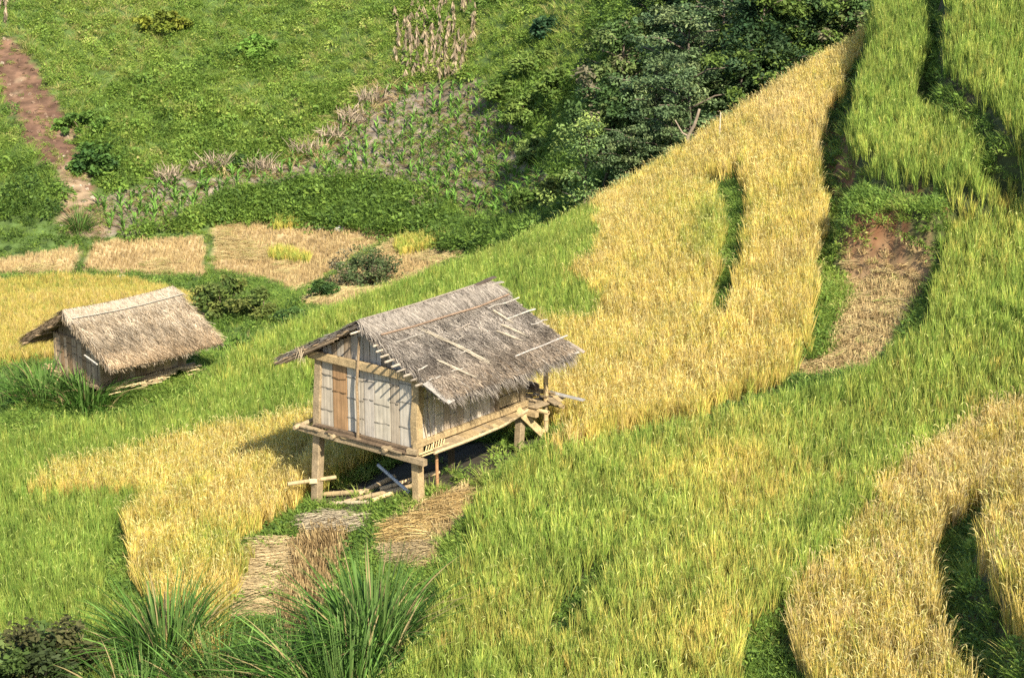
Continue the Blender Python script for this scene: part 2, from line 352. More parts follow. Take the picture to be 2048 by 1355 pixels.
uu, vv = hut_local(gx, gy, H1) if False else (math.cos(-.658)*(gx+2.003)+math.sin(-.658)*(gy-40), -math.sin(-.658)*(gx+2.003)+math.cos(-.658)*(gy-40))
c_n = np.where(((uu > -3.2) & (uu < .9) & (vv > -.2) & (vv < 4.2) & (FID != nm_of.index('right')))[..., None], (.05, .042, .028), c_n)  # ground colour darkened under the hut to deepen its shade
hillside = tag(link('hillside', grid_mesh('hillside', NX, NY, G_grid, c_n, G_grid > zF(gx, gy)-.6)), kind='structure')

def fpx(x, y, lift=0): return proj(x, y, zF(x, y)+lift)
fpX, fpY = fpx(fx, fy)
jx = (N2(fx, fy, 5)-.5)*26+(N3(fx, fy, 1.6)-.5)*22; jy = (N3(fx, fy, 5)-.5)*20+(N2(fx, fy, 1.3)-.5)*14
CORN = [(195, 440), (170, 425), (215, 400), (330, 365), (450, 345), (560, 325), (620, 310), (700, 240), (760, 185), (820, 168), (965, 165), (1010, 230), (1060, 290), (1095, 350), (1100, 400), (1060, 440), (950, 440), (870, 400), (830, 368), (650, 360), (520, 375), (440, 395), (330, 450), (250, 470), (215, 480)]
SCREE = [(5, 75), (45, 85), (75, 130), (100, 180), (150, 240), (172, 330), (185, 395), (235, 440), (215, 480), (130, 465), (118, 395), (105, 330), (45, 270), (15, 210), (-5, 130)]
STUBS = [[(-200, 530), (0, 520), (155, 496), (152, 546), (-200, 552)], [(186, 485), (404, 473), (412, 553), (168, 541)],
         [(431, 452), (560, 445), (700, 458), (790, 472), (705, 520), (640, 560), (592, 586), (540, 560), (428, 541)],
         [(800, 475), (850, 466), (915, 480), (925, 510), (700, 620), (600, 610), (615, 592), (660, 560), (725, 520)]]
GOLDV = [(-300, 575), (0, 572), (130, 556), (260, 566), (330, 585), (400, 605), (380, 700), (100, 720), (-300, 760)]
HEDGE = [(400, 440), (440, 402), (520, 380), (680, 362), (830, 375), (835, 420), (870, 425), (950, 455), (1090, 440), (1060, 500), (905, 505), (860, 470), (780, 478), (600, 448), (430, 450), (330, 470), (250, 478), (270, 455)]
in_corn = pip(fpX+jx, fpY+jy, CORN); in_scree = pip(fpX+jx, fpY+jy, SCREE)
in_stub = np.zeros_like(in_corn)
for s_ in STUBS: in_stub |= pip(fpX, fpY, s_)
c_f = np.tile(np.array((.07, .11, .03)), (*fx.shape, 1))
c_f = np.where(in_corn[..., None], np.where((N1.fbm(fx, fy, 2.5) > .5)[..., None], (.17, .135, .10), (.23, .19, .15)), c_f)
c_f = np.where(in_scree[..., None], np.where((N1.fbm(fx, fy, 3) > .56)[..., None], (.25, .18, .115), np.where((N2.fbm(fx, fy, 2) > .5)[..., None], (.105, .06, .04), (.145, .085, .055))), c_f)
c_f = np.where(in_stub[..., None], (.36, .265, .14), c_f)
c_f = np.where(pip(fpX, fpY, GOLDV)[..., None], (.20, .15, .05), c_f)
tag(link('valley', grid_mesh('valley', FX, FY, F_grid, c_f, np.ones(fx.shape, bool), M_slope)), kind='structure')

# ------------------------------------------------------------------ plants that stand by the thousand
PROTO = {}
def proto(name, parts, mat):
    V, Q, c = joinm(*parts); o = bpy.data.objects.new(name, mesh_from(name, V, Q, c, mat)); PROTO.setdefault(name.rsplit('_', 1)[0], []).append(o)
def vcol(n, pan=0.0): return np.stack([R.random(n), np.full(n, pan), R.uniform(.8, 1.15, n)], 1)
def rice_proto(n_bl=24, n_pan=6, hgt=.86):
    d, o, s = rnd_dirs(n_bl, 1, 13); p = o*R.uniform(0, .06, (n_bl, 1)); L = R.uniform(.6, 1.0, n_bl)*hgt
    lf = blades(p, d, rot_side(s, d, 1.4), L, R.uniform(.012, .02, n_bl), o*(L*R.uniform(.0, .16, n_bl))[:, None]-np.array((0, 0, 1))*(R.uniform(0, .06, n_bl))[:, None], vcol(n_bl), 3)
    n2 = 20; d, o, s = rnd_dirs(n2, 1, 15); p = o*R.uniform(0, .07, (n2, 1)); p[:, 2] = R.uniform(.25, .55, n2)*hgt; L = R.uniform(.24, .44, n2)*hgt
    up = blades(p, d, rot_side(s, d, 1.4), L, R.uniform(.013, .02, n2), o*(L*.12)[:, None]-np.array((0, 0, 1))*(L*.04)[:, None], vcol(n2), 2)
    d, o, s = rnd_dirs(n_pan, 3, 15); p = o*.02+np.array((0, 0, .1))
    L = R.uniform(.72, .88, n_pan)*hgt
    stem = blades(p, d, s, L, .006, o*.04, vcol(n_pan), 2, [1, 1, .8])
    tip = p+d*L[:, None]+o*.04
    pan = blades(tip-d*.02, unit(d+o*.25), rot_side(s, d, 1.2), .15, .016, o*.05-np.array((0, 0, .09)), vcol(n_pan, 1.0), 3, [.4, 1, .9, .25])
    return [lf, up, stem, pan]
for i in range(9): proto('rice_%d' % i, rice_proto(13, 1, .76), M_rice); proto('ripe_%d' % i, rice_proto(13, 5, .76), M_rice)
def weed_proto(n=44, r=.22, h=.24, lw=.04, ll=.075):
    th = R.uniform(0, 2*math.pi, n); q = np.sqrt(R.random(n)); o = np.stack([np.cos(th), np.sin(th), np.zeros(n)], 1)
    p = o*(q*r)[:, None]; p[:, 2] = h*(1-q*q*.8)*R.uniform(.35, 1.1, n)
    d = unit(o*.8+R.normal(0, .5, (n, 3))+np.array((0, 0, .35))); s = unit(np.cross(d, R.normal(0, .35, (n, 3))+np.array((0, 0, 1))))
    L = R.uniform(.6, 1.3, n)*ll
    lf = blades(p, d, s, L, L*lw/ll, -np.array((0, 0, 1))*(L*.3)[:, None], vcol(n), 2, [.35, 1, .1])
    m = n//3; d, o, s = rnd_dirs(m, 5, 40)
    gr = blades(o*R.uniform(0, r*.8, (m, 1)), d, rot_side(s, d, 1.), R.uniform(.5, 1.25, m)*h*1.3, .014, o*.09-np.array((0, 0, .05)), vcol(m), 2)
    return [lf, gr]
for i in range(6): proto('weed_%d' % i, weed_proto(), M_weed)
for i in range(6): proto('bushy_%d' % i, weed_proto(95, .5, .62, .09, .155), M_weed)
def grassy_proto(n=34, h=.55):
    d, o, s = rnd_dirs(n, 5, 45); L = R.uniform(.5, 1.1, n)*h
    return [blades(o*R.uniform(0, .3, (n, 1)), d, rot_side(s, d, 1.3), L, R.uniform(.015, .03, n), o*(L*.3)[:, None]-np.array((0, 0, 1))*(L*R.uniform(.1, .4, n))[:, None], vcol(n), 3)]
for i in range(5): proto('grassy_%d' % i, grassy_proto(), M_weed)
def stub_proto(n=20, h=.16, lean=14):
    d, o, s = rnd_dirs(n, 2, lean); return [blades(o*R.uniform(.01, .06, (n, 1)), d, rot_side(s, d, 1.5), R.uniform(.5, 1.15, n)*h, .011, o*.01, vcol(n), 1, [1, .9])]
for i in range(5): proto('stub_%d' % i, stub_proto(), M_stub)
def straw_proto(n=26):
    th = R.uniform(-.9, .9, n); d = np.stack([np.cos(th), np.sin(th), R.uniform(-.05, .22, n)], 1); s = unit(np.cross(d, (0, 0, 1)))
    p = np.stack([R.uniform(-.3, .1, n), R.uniform(-.18, .18, n), R.uniform(.02, .10, n)], 1)
    return [blades(p, unit(d), rot_side(s, d, 1.2), R.uniform(.3, .6, n), .012, np.stack([0*th, R.normal(0, .06, n), R.normal(-.03, .03, n)], 1), vcol(n), 2, [.8, 1, .6])]
for i in range(5): proto('straw_%d' % i, straw_proto(), M_stub)

M_stone = tint_mat('stone', [(0.0, (.13, .08, .055)), (.5, (.24, .165, .115)), (1.0, (.46, .39, .31))], trans=0.0, rough=.95)
def rock_proto():
    a = unit(R.normal(0, 1, (14, 3)))*np.array((1, .8, .6))*R.uniform(.7, 1.1, (14, 1)); n = len(a); d = unit(a); s = unit(np.cross(d, R.normal(0, 1, (n, 3))))
    c = np.cross(s, d); r = .75
    V = np.stack([a*.5+(s+c)*r*.5, a*.5+(-s+c)*r*.5, a*.5+(-s-c)*r*.5, a*.5+(s-c)*r*.5], 1).reshape(-1, 3); return [(V, np.arange(n*4).reshape(n, 4), np.repeat(vcol(n), 4, 0))]
for i in range(5): proto('rock_%d' % i, rock_proto(), M_stone)
def scatter(name, fam, P, tint, scale=1.0, label=None, rz=None, tilt=.06, sxy=None):
    """stuff: one object whose geometry nodes stand a plant on each of its points"""
    n = len(P)
    if n == 0: return None
    me = bpy.data.meshes.new(name); me.vertices.add(n); me.vertices.foreach_set('co', np.asarray(P, np.float32).ravel())
    rot = np.stack([R.normal(0, tilt, n), R.normal(0, tilt, n), R.uniform(0, 6.283, n) if rz is None else rz], 1)
    sc = np.broadcast_to(np.asarray(scale, float).reshape(-1, 1) if np.ndim(scale) == 1 else scale, (n, 3)).copy()
    if sxy is not None: sc[:, :2] *= sxy
    for nm, ty, key, val in (('rot', 'FLOAT_VECTOR', 'vector', rot), ('scl', 'FLOAT_VECTOR', 'vector', sc), ('tint', 'FLOAT_VECTOR', 'vector', tint)):
        a = me.attributes.new(nm, ty, 'POINT'); a.data.foreach_set(key, np.asarray(val, np.float32).ravel())
    a = me.attributes.new('pick', 'INT', 'POINT'); ps = PROTO[fam]; a.data.foreach_set('value', R.integers(0, len(ps), n).astype(np.int32))
    o = link(name, me); tag(o, label, name.replace('_', ' '), None, 'stuff')
    if label is None: pass
    gkey = 'plant_'+fam; g = bpy.data.node_groups.get(gkey)
    if g is None:
        g = bpy.data.node_groups.new(gkey, 'GeometryNodeTree')
        g.interface.new_socket('Geometry', in_out='INPUT', socket_type='NodeSocketGeometry'); g.interface.new_socket('Geometry', in_out='OUTPUT', socket_type='NodeSocketGeometry')
        gi = g.nodes.new('NodeGroupInput'); go = g.nodes.new('NodeGroupOutput'); jn = g.nodes.new('GeometryNodeJoinGeometry')
        for p in ps:
            oi = g.nodes.new('GeometryNodeObjectInfo'); oi.inputs['Object'].default_value = p; oi.inputs['As Instance'].default_value = False
            gt = g.nodes.new('GeometryNodeGeometryToInstance'); g.links.new(oi.outputs['Geometry'], gt.inputs[0]); g.links.new(gt.outputs[0], jn.inputs[0])
        ip = g.nodes.new('GeometryNodeInstanceOnPoints'); g.links.new(gi.outputs[0], ip.inputs['Points']); g.links.new(jn.outputs[0], ip.inputs['Instance']); ip.inputs['Pick Instance'].default_value = True
        for nm, ty, sk in (('pick', 'INT', 'Instance Index'), ('rot', 'FLOAT_VECTOR', 'Rotation'), ('scl', 'FLOAT_VECTOR', 'Scale')):
            na = g.nodes.new('GeometryNodeInputNamedAttribute'); na.data_type = ty; na.inputs['Name'].default_value = nm
            src = na.outputs['Attribute']
            if nm == 'rot':
                er = g.nodes.new('FunctionNodeEulerToRotation'); g.links.new(src, er.inputs[0]); src = er.outputs[0]
            g.links.new(src, ip.inputs[sk])
        g.links.new(ip.outputs[0], go.inputs[0])
    md = o.modifiers.new('plants', 'NODES'); md.node_group = g
    return o
def jgrid(x0, x1, y0, y1, s, jit=.35):
    x, y = np.meshgrid(np.arange(x0, x1, s), np.arange(y0, y1, s), indexing='ij'); x = x.ravel(); y = y.ravel()
    return x+R.uniform(-jit, jit, len(x))*s, y+R.uniform(-jit, jit, len(y))*s
def tint3(x, y=None, z=None, amp=.1):
    n = len(x); return np.stack([np.clip(x+R.normal(0, amp, n), 0, 1), R.random(n), R.uniform(.85, 1.12, n) if z is None else z], 1)
def blob(px, py, cx, cy, rx, ry, amt): return amt*np.exp(-(((px-cx)/rx)**2+((py-cy)/ry)**2))

# hut footprint keeps clear of planting
H1 = dict(x=-2.003, y=40.0, ps=-.658, W=2.844, D=3.563)
def hut_local(x, y, h):
    c, s = math.cos(h['ps']), math.sin(h['ps']); dx = x-h['x']; dy = y-h['y']
    return c*dx+s*dy, -s*dx+c*dy
H2 = dict(x=-11.41, y=53.0, ps=-.752, W=2.074, D=2.877)

rx_, ry_ = jgrid(-29, 29, 15, 72, .185)
rS = lookup(S_grid, NX, NY, rx_, ry_)
keep = rS-.8 > zF(rx_, ry_)
rx_, ry_, rS = rx_[keep], ry_[keep], rS[keep]
ppx, ppy = proj(rx_, ry_, rS)
vis = (ppx > -350) & (ppx < 2400) & (ppy < 1650)
rx_, ry_, rS, ppx, ppy = rx_[vis], ry_[vis], rS[vis], ppx[vis], ppy[vis]
rid = member(rx_, ry_, rS)
u1, v1 = hut_local(rx_, ry_, H1); u2, v2 = hut_local(rx_, ry_, H2)
clear = ((u1 > -H1['W']-.1) & (u1 < .15) & (v1 > -.5) & (v1 < H1['D']+.1)) | ((u2 > -H2['W']-.2) & (u2 < .4) & (v2 > -.6) & (v2 < H2['D']+.3))
rz_ = zN(rx_, ry_)
nz = N1.fbm(rx_, ry_, 3.2)-.5; nz2 = N2.fbm(rx_, ry_, 1.1)-.5
RIPE = {'top': .16, 'strip': .17, 'corner': .68, 'right': .21, 'tan': .66, 'crestgreen': .18, 'gold': .62, 'goldlow': .60, 'lowgreen': .15}
RLAB = {'top': ('rice_field', 'green unripe rice on the highest terrace at the upper right'), 'strip': ('rice_field', 'bright green rice strip winding down above the red earth bank'),
        'corner': ('rice_field', 'pale ripe rice at the right edge beyond the dark weedy ditch'), 'right': ('rice_field', 'broad green rice field sweeping from the red bank down past the stilted hut'),
        'tan': ('rice_field', 'tan ripening rice with drooping heads beside the dark weedy ditch'), 'crestgreen': ('rice_field', 'green rice along the crest behind both huts'),
        'gold': ('rice_field', 'golden ripe rice covering the slope up to the trees'), 'goldlow': ('rice_field', 'golden ripe rice left of the stilted hut reaching to the cut straw'),
        'lowgreen': ('rice_field', 'green rice below the golden curve at the lower left')}
for k, f in enumerate(FIELDS):
    nm = f[0]
    if nm not in RIPE: continue
    m = (rid == k) & ~clear
    if nm in ('gold', 'goldlow', 'right'): m &= ~((u1 > -H1['W']-.35) & (u1 < (1.5 if nm != 'right' else .4)) & (v1 > -2.6) & (v1 < H1['D']+.9))
    x, y, z, a, b = rx_[m], ry_[m], rz_[m], ppx[m], ppy[m]
    r = np.full(len(x), RIPE[nm])+nz[m]*.22+nz2[m]*.16
    if nm == 'right':
        r += blob(a, b, 1450, 930, 220, 50, .17)+blob(a, b, 1250, 1250, 330, 110, .14)+blob(a, b, 1450, 1150, 160, 120, .10)+blob(a, b, 1500, 1000, 130, 200, .12)+blob(a, b, 960, 1170, 80, 50, .15)+blob(a, b, 1960, 390, 120, 45, .18)
    if nm == 'tan': r += blob(a, b, 1900, 900, 200, 120, .12)-blob(a, b, 1700, 960, 90, 60, .12)
    if nm == 'gold': r -= blob(a, b, 1420, 430, 70, 70, .26)-blob(a, b, 1580, 200, 90, 60, .2)
    if nm == 'goldlow': r += blob(a, b, 540, 960, 120, 60, .12)-blob(a, b, 480, 1050, 120, 50, .15)
    zz = R.uniform(.66, 1.2, len(x))*(.95 if nm in ('tan', 'corner') else 1)*(1+.5*(N3.fbm(x, y, .9)-.5)); gap = R.random(len(x)) > .07; x, y, z, r, zz, m2 = x[gap], y[gap], z[gap], r[gap], zz[gap], nz2[m][gap]
    scatter(RLAB[nm][0], 'ripe' if nm in ('tan', 'corner', 'goldlow', 'gold') else 'rice', np.stack([x, y, z], 1), tint3(r, z=zz, amp={'tan': .14, 'corner': .14, 'gold': .09, 'goldlow': .10}.get(nm, .08)), R.uniform(.82, 1.08, len(x))*(1+.12*m2), RLAB[nm][1], tilt=.07)
print('rice', len(rx_))

# stubble on the harvested plots of the hillside
for nm, lab in (('stubble_hi', 'dry cut stubble below the red earth bank'), ('stubble_lo', 'straw strewn stubble right of the stilted hut'), ('stubble_wet', 'dark wet stubble below the stilted hut')):
    k = nm_of.index(nm); m = (FID == k); xs, ys = gx[m].min(), gy[m].min()
    x, y = jgrid(gx[m].min(), gx[m].max(), gy[m].min(), gy[m].max(), .15)
    mm = member(x, y, lookup(S_grid, NX, NY, x, y)) == k; x, y = x[mm], y[mm]
    scatter('stubble', 'stub', np.stack([x, y, zN(x, y)], 1), tint3(np.full(len(x), .22 if nm == 'stubble_wet' else .5), amp=.2), R.uniform(.8, 1.4, len(x))*(1.5 if nm == 'stubble_wet' else 1), lab, tilt=.15)
    if nm != 'stubble_wet':
        q = R.random(len(x)) < .6; x, y = x[q], y[q]
        scatter('loose_straw', 'straw', np.stack([x, y, zN(x, y)+.02], 1), tint3(np.full(len(x), .58), amp=.2), R.uniform(.7, 1.1, len(x)), lab.replace('dry cut stubble', 'cut straw lying').replace('straw strewn stubble', 'loose yellow straw'), rz=R.normal(.4, .7, len(x)))

# weeds on every bank, path and gap of the hillside
x, y = jgrid(-29, 29, 14, 80, .145); z = zN(x, y); k = z > zF(x, y)-.2; x, y, z = x[k], y[k], z[k]
a, b = proj(x, y, z); k = (a > -350) & (a < 2400) & (b < 1650); x, y, z, a, b = x[k], y[k], z[k], a[k], b[k]
kk = member(x, y, lookup(S_grid, NX, NY, x, y)); kk = np.where(np.isin(kk, [nm_of.index('ledge'), nm_of.index('rim')]), -1, kk)
u1, v1 = hut_local(x, y, H1); under = (u1 > -H1['W']+.2) & (u1 < -.1) & (v1 > .5) & (v1 < H1['D'])
bare = pip(a, b, BANK) & (N3.fbm(x, y, 1.0) > .47)
free_ = (u1 > -H1['W']-.4) & (u1 < 1.6) & (v1 > -2.7) & (v1 < H1['D']+1) & np.isin(kk, [nm_of.index('gold'), nm_of.index('goldlow')])
mats_ = pip(a, b, [(505, 1080), (592, 1080), (588, 1140), (565, 1245), (470, 1250)]) | pip(a, b, [(605, 1030), (740, 1025), (735, 1062), (605, 1065)])
pile = pip(a, b, [(640, 985), (750, 955), (870, 945), (860, 985), (720, 1022), (640, 1015)])
shade_ = (u1 > -2.7) & (u1 < .75) & (v1 > .7) & (v1 < H1['D']+.6)
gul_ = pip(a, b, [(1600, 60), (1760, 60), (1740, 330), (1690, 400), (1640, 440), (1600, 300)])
k = ((kk < 0) | free_) & ~(gul_ & (R.random(len(x)) < .5)) & ~(shade_ & (R.random(len(x)) < .9)) & ~((pile | mats_) & (R.random(len(x)) < .93)) & ~(under & (R.random(len(x)) < .85)) & ~(bare & (R.random(len(x)) < .15))
x, y, z, a, b = x[k], y[k], z[k], a[k], b[k]
Yc = np.interp(x/y, crA, crY); beyond = y > Yc+1.0
m = ~beyond
r = .5+(N1.fbm(x, y, 1.5)-.5)*.7+blob(a, b, 1690, 580, 60, 130, .25)+blob(a, b, 850, 980, 200, 80, .18)
scatter('weeds', 'weed', np.stack([x, y, z], 1)[m], tint3(r[m]-.12-.3*pip(a[m], b[m], [(1600, 60), (1760, 60), (1740, 330), (1690, 400), (1640, 440), (1600, 300)]), amp=.12), R.uniform(.45, 1.15, m.sum()), 'low green weeds on the banks and paths between the rice terraces', tilt=.2)  # gully weeds tinted darker, painting in the shade of the bank
g_ = m & (R.random(len(x)) < .35)
scatter('bank_grass', 'grassy', np.stack([x, y, z], 1)[g_], tint3(r[g_]+.05, amp=.15), R.uniform(.35, .75, g_.sum()), 'fine grass growing among the weeds of the terrace banks', tilt=.2)
m = beyond & (R.random(len(x)) < .12)
scatter('undergrowth', 'bushy', np.stack([x, y, z], 1)[m], tint3(r[m]-.15, amp=.12), R.uniform(.6, 1.3, m.sum()), 'leafy undergrowth on the slope dropping behind the rice crest', tilt=.2)

# ------------------------------------------------------------------ the valley and the far hill
x, y = jgrid(-75, 75, 72, 178, .42); z = zF(x, y); a, b = proj(x, y, z)
k = (a > -250) & (a < 2300) & (b < 800) & (b > -120); x, y, z, a, b = x[k], y[k], z[k], a[k], b[k]
k = z > np.where((np.abs(x) < 30) & (y < 86), zN(x, y), -99); x, y, z, a, b = x[k], y[k], z[k], a[k], b[k]
ja = a+(N2(x, y, 5)-.5)*26+(N3(x, y, 1.6)-.5)*22; jb = b+(N3(x, y, 5)-.5)*20+(N2(x, y, 1.3)-.5)*14
crop = pip(ja, jb, CORN); scr = pip(ja, jb, SCREE); hed = pip(a, b, HEDGE) & ~crop; stb = np.zeros(len(x), bool)
for s_ in STUBS: stb |= pip(a, b, s_)
edge = np.zeros(len(x), bool)
for s_ in STUBS:
    for q_ in (8, 17, 26): edge |= pip(a, b-q_, s_)
edge |= pip(a, b-10, GOLDV) | pip(a, b-20, GOLDV)
edge &= ~stb
gold = pip(a, b, GOLDV); PATH = [(585, 592), (612, 592), (670, 545), (735, 505), (790, 480), (760, 478), (700, 515), (640, 556)]
sw = R.random(len(x)); dry = blob(a, b, 1120, 60, 60, 110, 1)+blob(a, b, 1140, 250, 40, 40, .6)
free = ~crop & ~scr & ~stb & ~gold & ~hed & ~edge; hed &= ~edge
low_ = np.where((b > 440) & ~hed, .55, 1.0)
forest = (a > 1190) & free
lum = N1.fbm(x, y, 7)
ripe = .54+(lum-.5)*.75+(N2.fbm(x, y, 2)-.5)*.35+blob(a, b, 450, 230, 420, 150, .12)+blob(a, b, 880, 100, 90, 90, .25)-blob(a, b, 60, 330, 130, 170, .12)-.1*(a > 1050)+dry*.3
m = free & ~forest & (sw < .85)
scatter('hill_weeds', 'bushy', np.stack([x, y, z], 1)[m & (sw < .42)], tint3(ripe[m & (sw < .42)]-.05, amp=.12), R.uniform(.45, 1.15, (m & (sw < .42)).sum())*(1+.5*(lum[m & (sw < .42)] < .42))*low_[m & (sw < .42)], 'leafy green weeds carpeting the far hill', tilt=.25)
g = m & (sw > .36)
scatter('hill_grass', 'grassy', np.stack([x, y, z], 1)[g], tint3(ripe[g]+.12, amp=.12), R.uniform(.7, 1.5, g.sum())*low_[g], 'rough grass between the weeds of the far hill', tilt=.2)
g = forest & (sw < .6)
scatter('forest_undergrowth', 'bushy', np.stack([x, y, z], 1)[g], tint3(ripe[g]-.15, amp=.12), R.uniform(.8, 1.7, g.sum()), 'dark undergrowth beneath the trees of the far hill', tilt=.25)
g = hed
scatter('hedge_shrubs', 'bushy', np.stack([x, y, z], 1)[g], tint3(.32+(lum[g]-.5)*.4, amp=.1), R.uniform(.9, 1.7, g.sum()), 'dense dark green shrub belt above the harvested valley plots', tilt=.25)
g = edge & ~gold
scatter('verge_weeds', 'weed', np.stack([x, y, z], 1)[g], tint3(np.full(g.sum(), .35), amp=.12), R.uniform(.9, 1.6, g.sum()), 'low green verge weeds round the valley plots', tilt=.2)
g = (scr & (sw < .1+.7*(N3.fbm(x, y, 2.5) > .53))) | (crop & (sw < .12))
scatter('sprouts', 'weed', np.stack([x, y, z], 1)[g], tint3(np.full(g.sum(), .6), amp=.15), R.uniform(.6, 1.4, g.sum()), 'small weeds sprouting on the bare earth of the far hill', tilt=.2)
g = crop & (sw > .35)
scatter('dead_litter', 'straw', np.stack([x, y, z+.02], 1)[g], tint3(np.full(g.sum(), .0), amp=.15), R.uniform(.5, 1.2, g.sum()), 'dead stalks and litter lying on the grey maize plot', tilt=.2)
g = scr & (sw > .62)
scatter('scree', 'rock', np.stack([x, y, z-.03], 1)[g], tint3(.35+(N1.fbm(x[g], y[g], 3)-.5)*1.6, amp=.2), R.uniform(.08, .4, g.sum())**1.3, 'broken earth and stones on the bare slip', tilt=.6)
g = scr & (sw > .3) & (sw < .5)
scatter('dead_litter', 'straw', np.stack([x, y, z+.02], 1)[g], tint3(np.full(g.sum(), .05), amp=.15), R.uniform(.5, 1.1, g.sum()), 'dead twigs scattered on the bare earth slip', tilt=.3)
BRUSH = [(440, 345), (560, 318), (640, 262), (745, 172), (815, 155), (835, 182), (725, 262), (640, 322), (560, 350), (450, 362)]
g = pip(ja, jb, BRUSH) & (sw > .25)
scatter('dry_brush', 'straw', np.stack([x, y, z+.05], 1)[g], tint3(np.full(g.sum(), .45), amp=.2), R.uniform(.8, 1.7, g.sum()), 'pale dry brush strewn along the upper edge of the maize plot', tilt=.5)
# stubble rows of the valley
x, y = jgrid(-45, 12, 96, 126, .27, .12); y = y+.25*np.sin(x*.35); z = zF(x, y); a, b = proj(x, y, z); m = np.zeros(len(x), bool)
TUFTS = [[(538, 447), (560, 440), (600, 445), (605, 462), (545, 462)], [(535, 508), (560, 502), (620, 518), (622, 530), (540, 524)], [(790, 500), (800, 485), (860, 478), (910, 476), (912, 492), (800, 516)]]
tf = np.zeros(len(x), bool)
for t_ in TUFTS: tf |= pip(a, b, t_)
for s_ in STUBS: m |= pip(a, b, s_)
pth = pip(a, b, PATH); g = m & ~pth & ~tf & (R.random(len(x)) < .9)
scatter('valley_stubble', 'stub', np.stack([x, y, z], 1)[g], tint3(.55+(N1.fbm(x[g], y[g], 4)-.5)*.5, amp=.1), R.uniform(1.3, 2.0, g.sum()), 'rows of cut rice stubble on the pale valley plots', tilt=.1)
g = m & ~tf & ~pth & (N2.fbm(x, y, 3.5) > .56) & (R.random(len(x)) < .7)
scatter('valley_straw', 'straw', np.stack([x, y, z+.1], 1)[g], tint3(np.full(g.sum(), .75), amp=.08), R.uniform(.9, 1.5, g.sum()), 'swathes of cut straw on the pale valley plots', rz=R.normal(0, .3, g.sum()))
scatter('standing_rice', 'rice', np.stack([x, y, z], 1)[tf], tint3(np.full(tf.sum(), .38), amp=.1), R.uniform(.9, 1.2, tf.sum()), 'small stands of uncut rice left on the valley stubble', sxy=1.5)
scatter('path_grass', 'weed', np.stack([x, y, z], 1)[pth], tint3(np.full(pth.sum(), .8), amp=.1), R.uniform(.5, .9, pth.sum()), 'narrow grassy path between two stubble plots in the valley')
x, y = jgrid(-40, -8, 84, 112, .26); z = zF(x, y); a, b = proj(x, y, z); g = pip(a, b, GOLDV)
scatter('rice_field', 'rice', np.stack([x, y, z], 1)[g], tint3(.55+(N1.fbm(x[g], y[g], 5)-.5)*.3, z=R.uniform(.6, .95, g.sum()), amp=.1), R.uniform(.8, 1.0, g.sum()), 'golden rice field in the valley behind the small hut', sxy=1.5)
# ------------------------------------------------------------------ the huts
WOOD = (.23, .165, .10); WOODG = (.27, .205, .125); WOODD = (.12, .085, .055); WOODY = (.34, .25, .135); BAMW = (.41, .355, .28); BAMT = (.50, .41, .29); BAMB = (.40, .22, .09); POLE = (.42, .31, .165)
def jit(c, a=.12): return np.clip(np.asarray(c)*(1+R.normal(0, a)), 0, 1)
def wall(mb, p0, p1, zlo, ztop, pal, wid=(.16, .3), nodes=True, slat=.10, inset=0.0, fr=None):
    """split bamboo wall between two plan points; ztop(s) gives the height of its top edge at the distance s"""
    p0 = np.array(p0, float); p1 = np.array(p1, float); Lw = np.linalg.norm(p1-p0); d = (p1-p0)/Lw; nrm = np.array((d[1], -d[0]))
    edges = [0]
    if fr: edges = [f*Lw for f in fr]
    else:
        while edges[-1] < Lw-.08: edges.append(min(edges[-1]+R.uniform(*wid), Lw))
    for k in range(len(edges)-1):
        a, b = edges[k], edges[k+1]; c0 = np.array(pal[k % len(pal)] if fr else pal[R.integers(len(pal))], float); c0 = c0*(1+R.normal(0, .05))
        ns = max(1, int(round((b-a)/slat))); o0 = R.uniform(0, .012); z0 = zlo+R.uniform(-.03, .02)
        nz_ = sorted(np.array((.28, .55, .82))[:R.integers(2, 4)]+R.normal(0, .07)+R.normal(0, .025, 3)[:3] if False else [min(max(q_+R.normal(0, .05), .08), .93) for q_ in (.27, .55, .82)[R.integers(0, 2):]]) if nodes else []
        for q in range(ns):
            s0 = a+(b-a)*q/ns+.0012+(.016 if q == 0 else 0); s1 = a+(b-a)*(q+1)/ns-.0012; sm = (s0+s1)/2; zt_ = ztop(sm)-R.uniform(0, .03)
            if zt_ - z0 < .05: continue
            pa = p0+d*s0+nrm*(o0+R.uniform(0, .004)); pb = p0+d*s1+nrm*(o0+R.uniform(0, .004)); pm = (pa+pb)/2+nrm*.002
            zs = np.linspace(z0, zt_, 5); V = []
            for z in zs: V += [(pa[0], pa[1], z), (pm[0], pm[1], z), (pb[0], pb[1], z), (pb[0]-nrm[0]*.02, pb[1]-nrm[1]*.02, z), (pa[0]-nrm[0]*.02, pa[1]-nrm[1]*.02, z)]
            F = [(i*5+j, i*5+(j+1) % 5, i*5+5+(j+1) % 5, i*5+5+j) for i in range(4) for j in range(5)]+[(4, 3, 2, 1, 0), (20, 21, 22, 23, 24)]
            mb.add(V, F, jit(c0, .05))
        for f in nz_:
            z = z0+(ztop((a+b)/2)-z0)*f
            A = p0+d*(a+.01)+nrm*(o0+.011); B = p0+d*(b-.01)+nrm*(o0+.011)
            mb.beam((A[0], A[1], z+R.uniform(-.012, .012)), (B[0], B[1], z+R.uniform(-.012, .012)), .013, .02, c0*.5, seg=4, wob=.007)
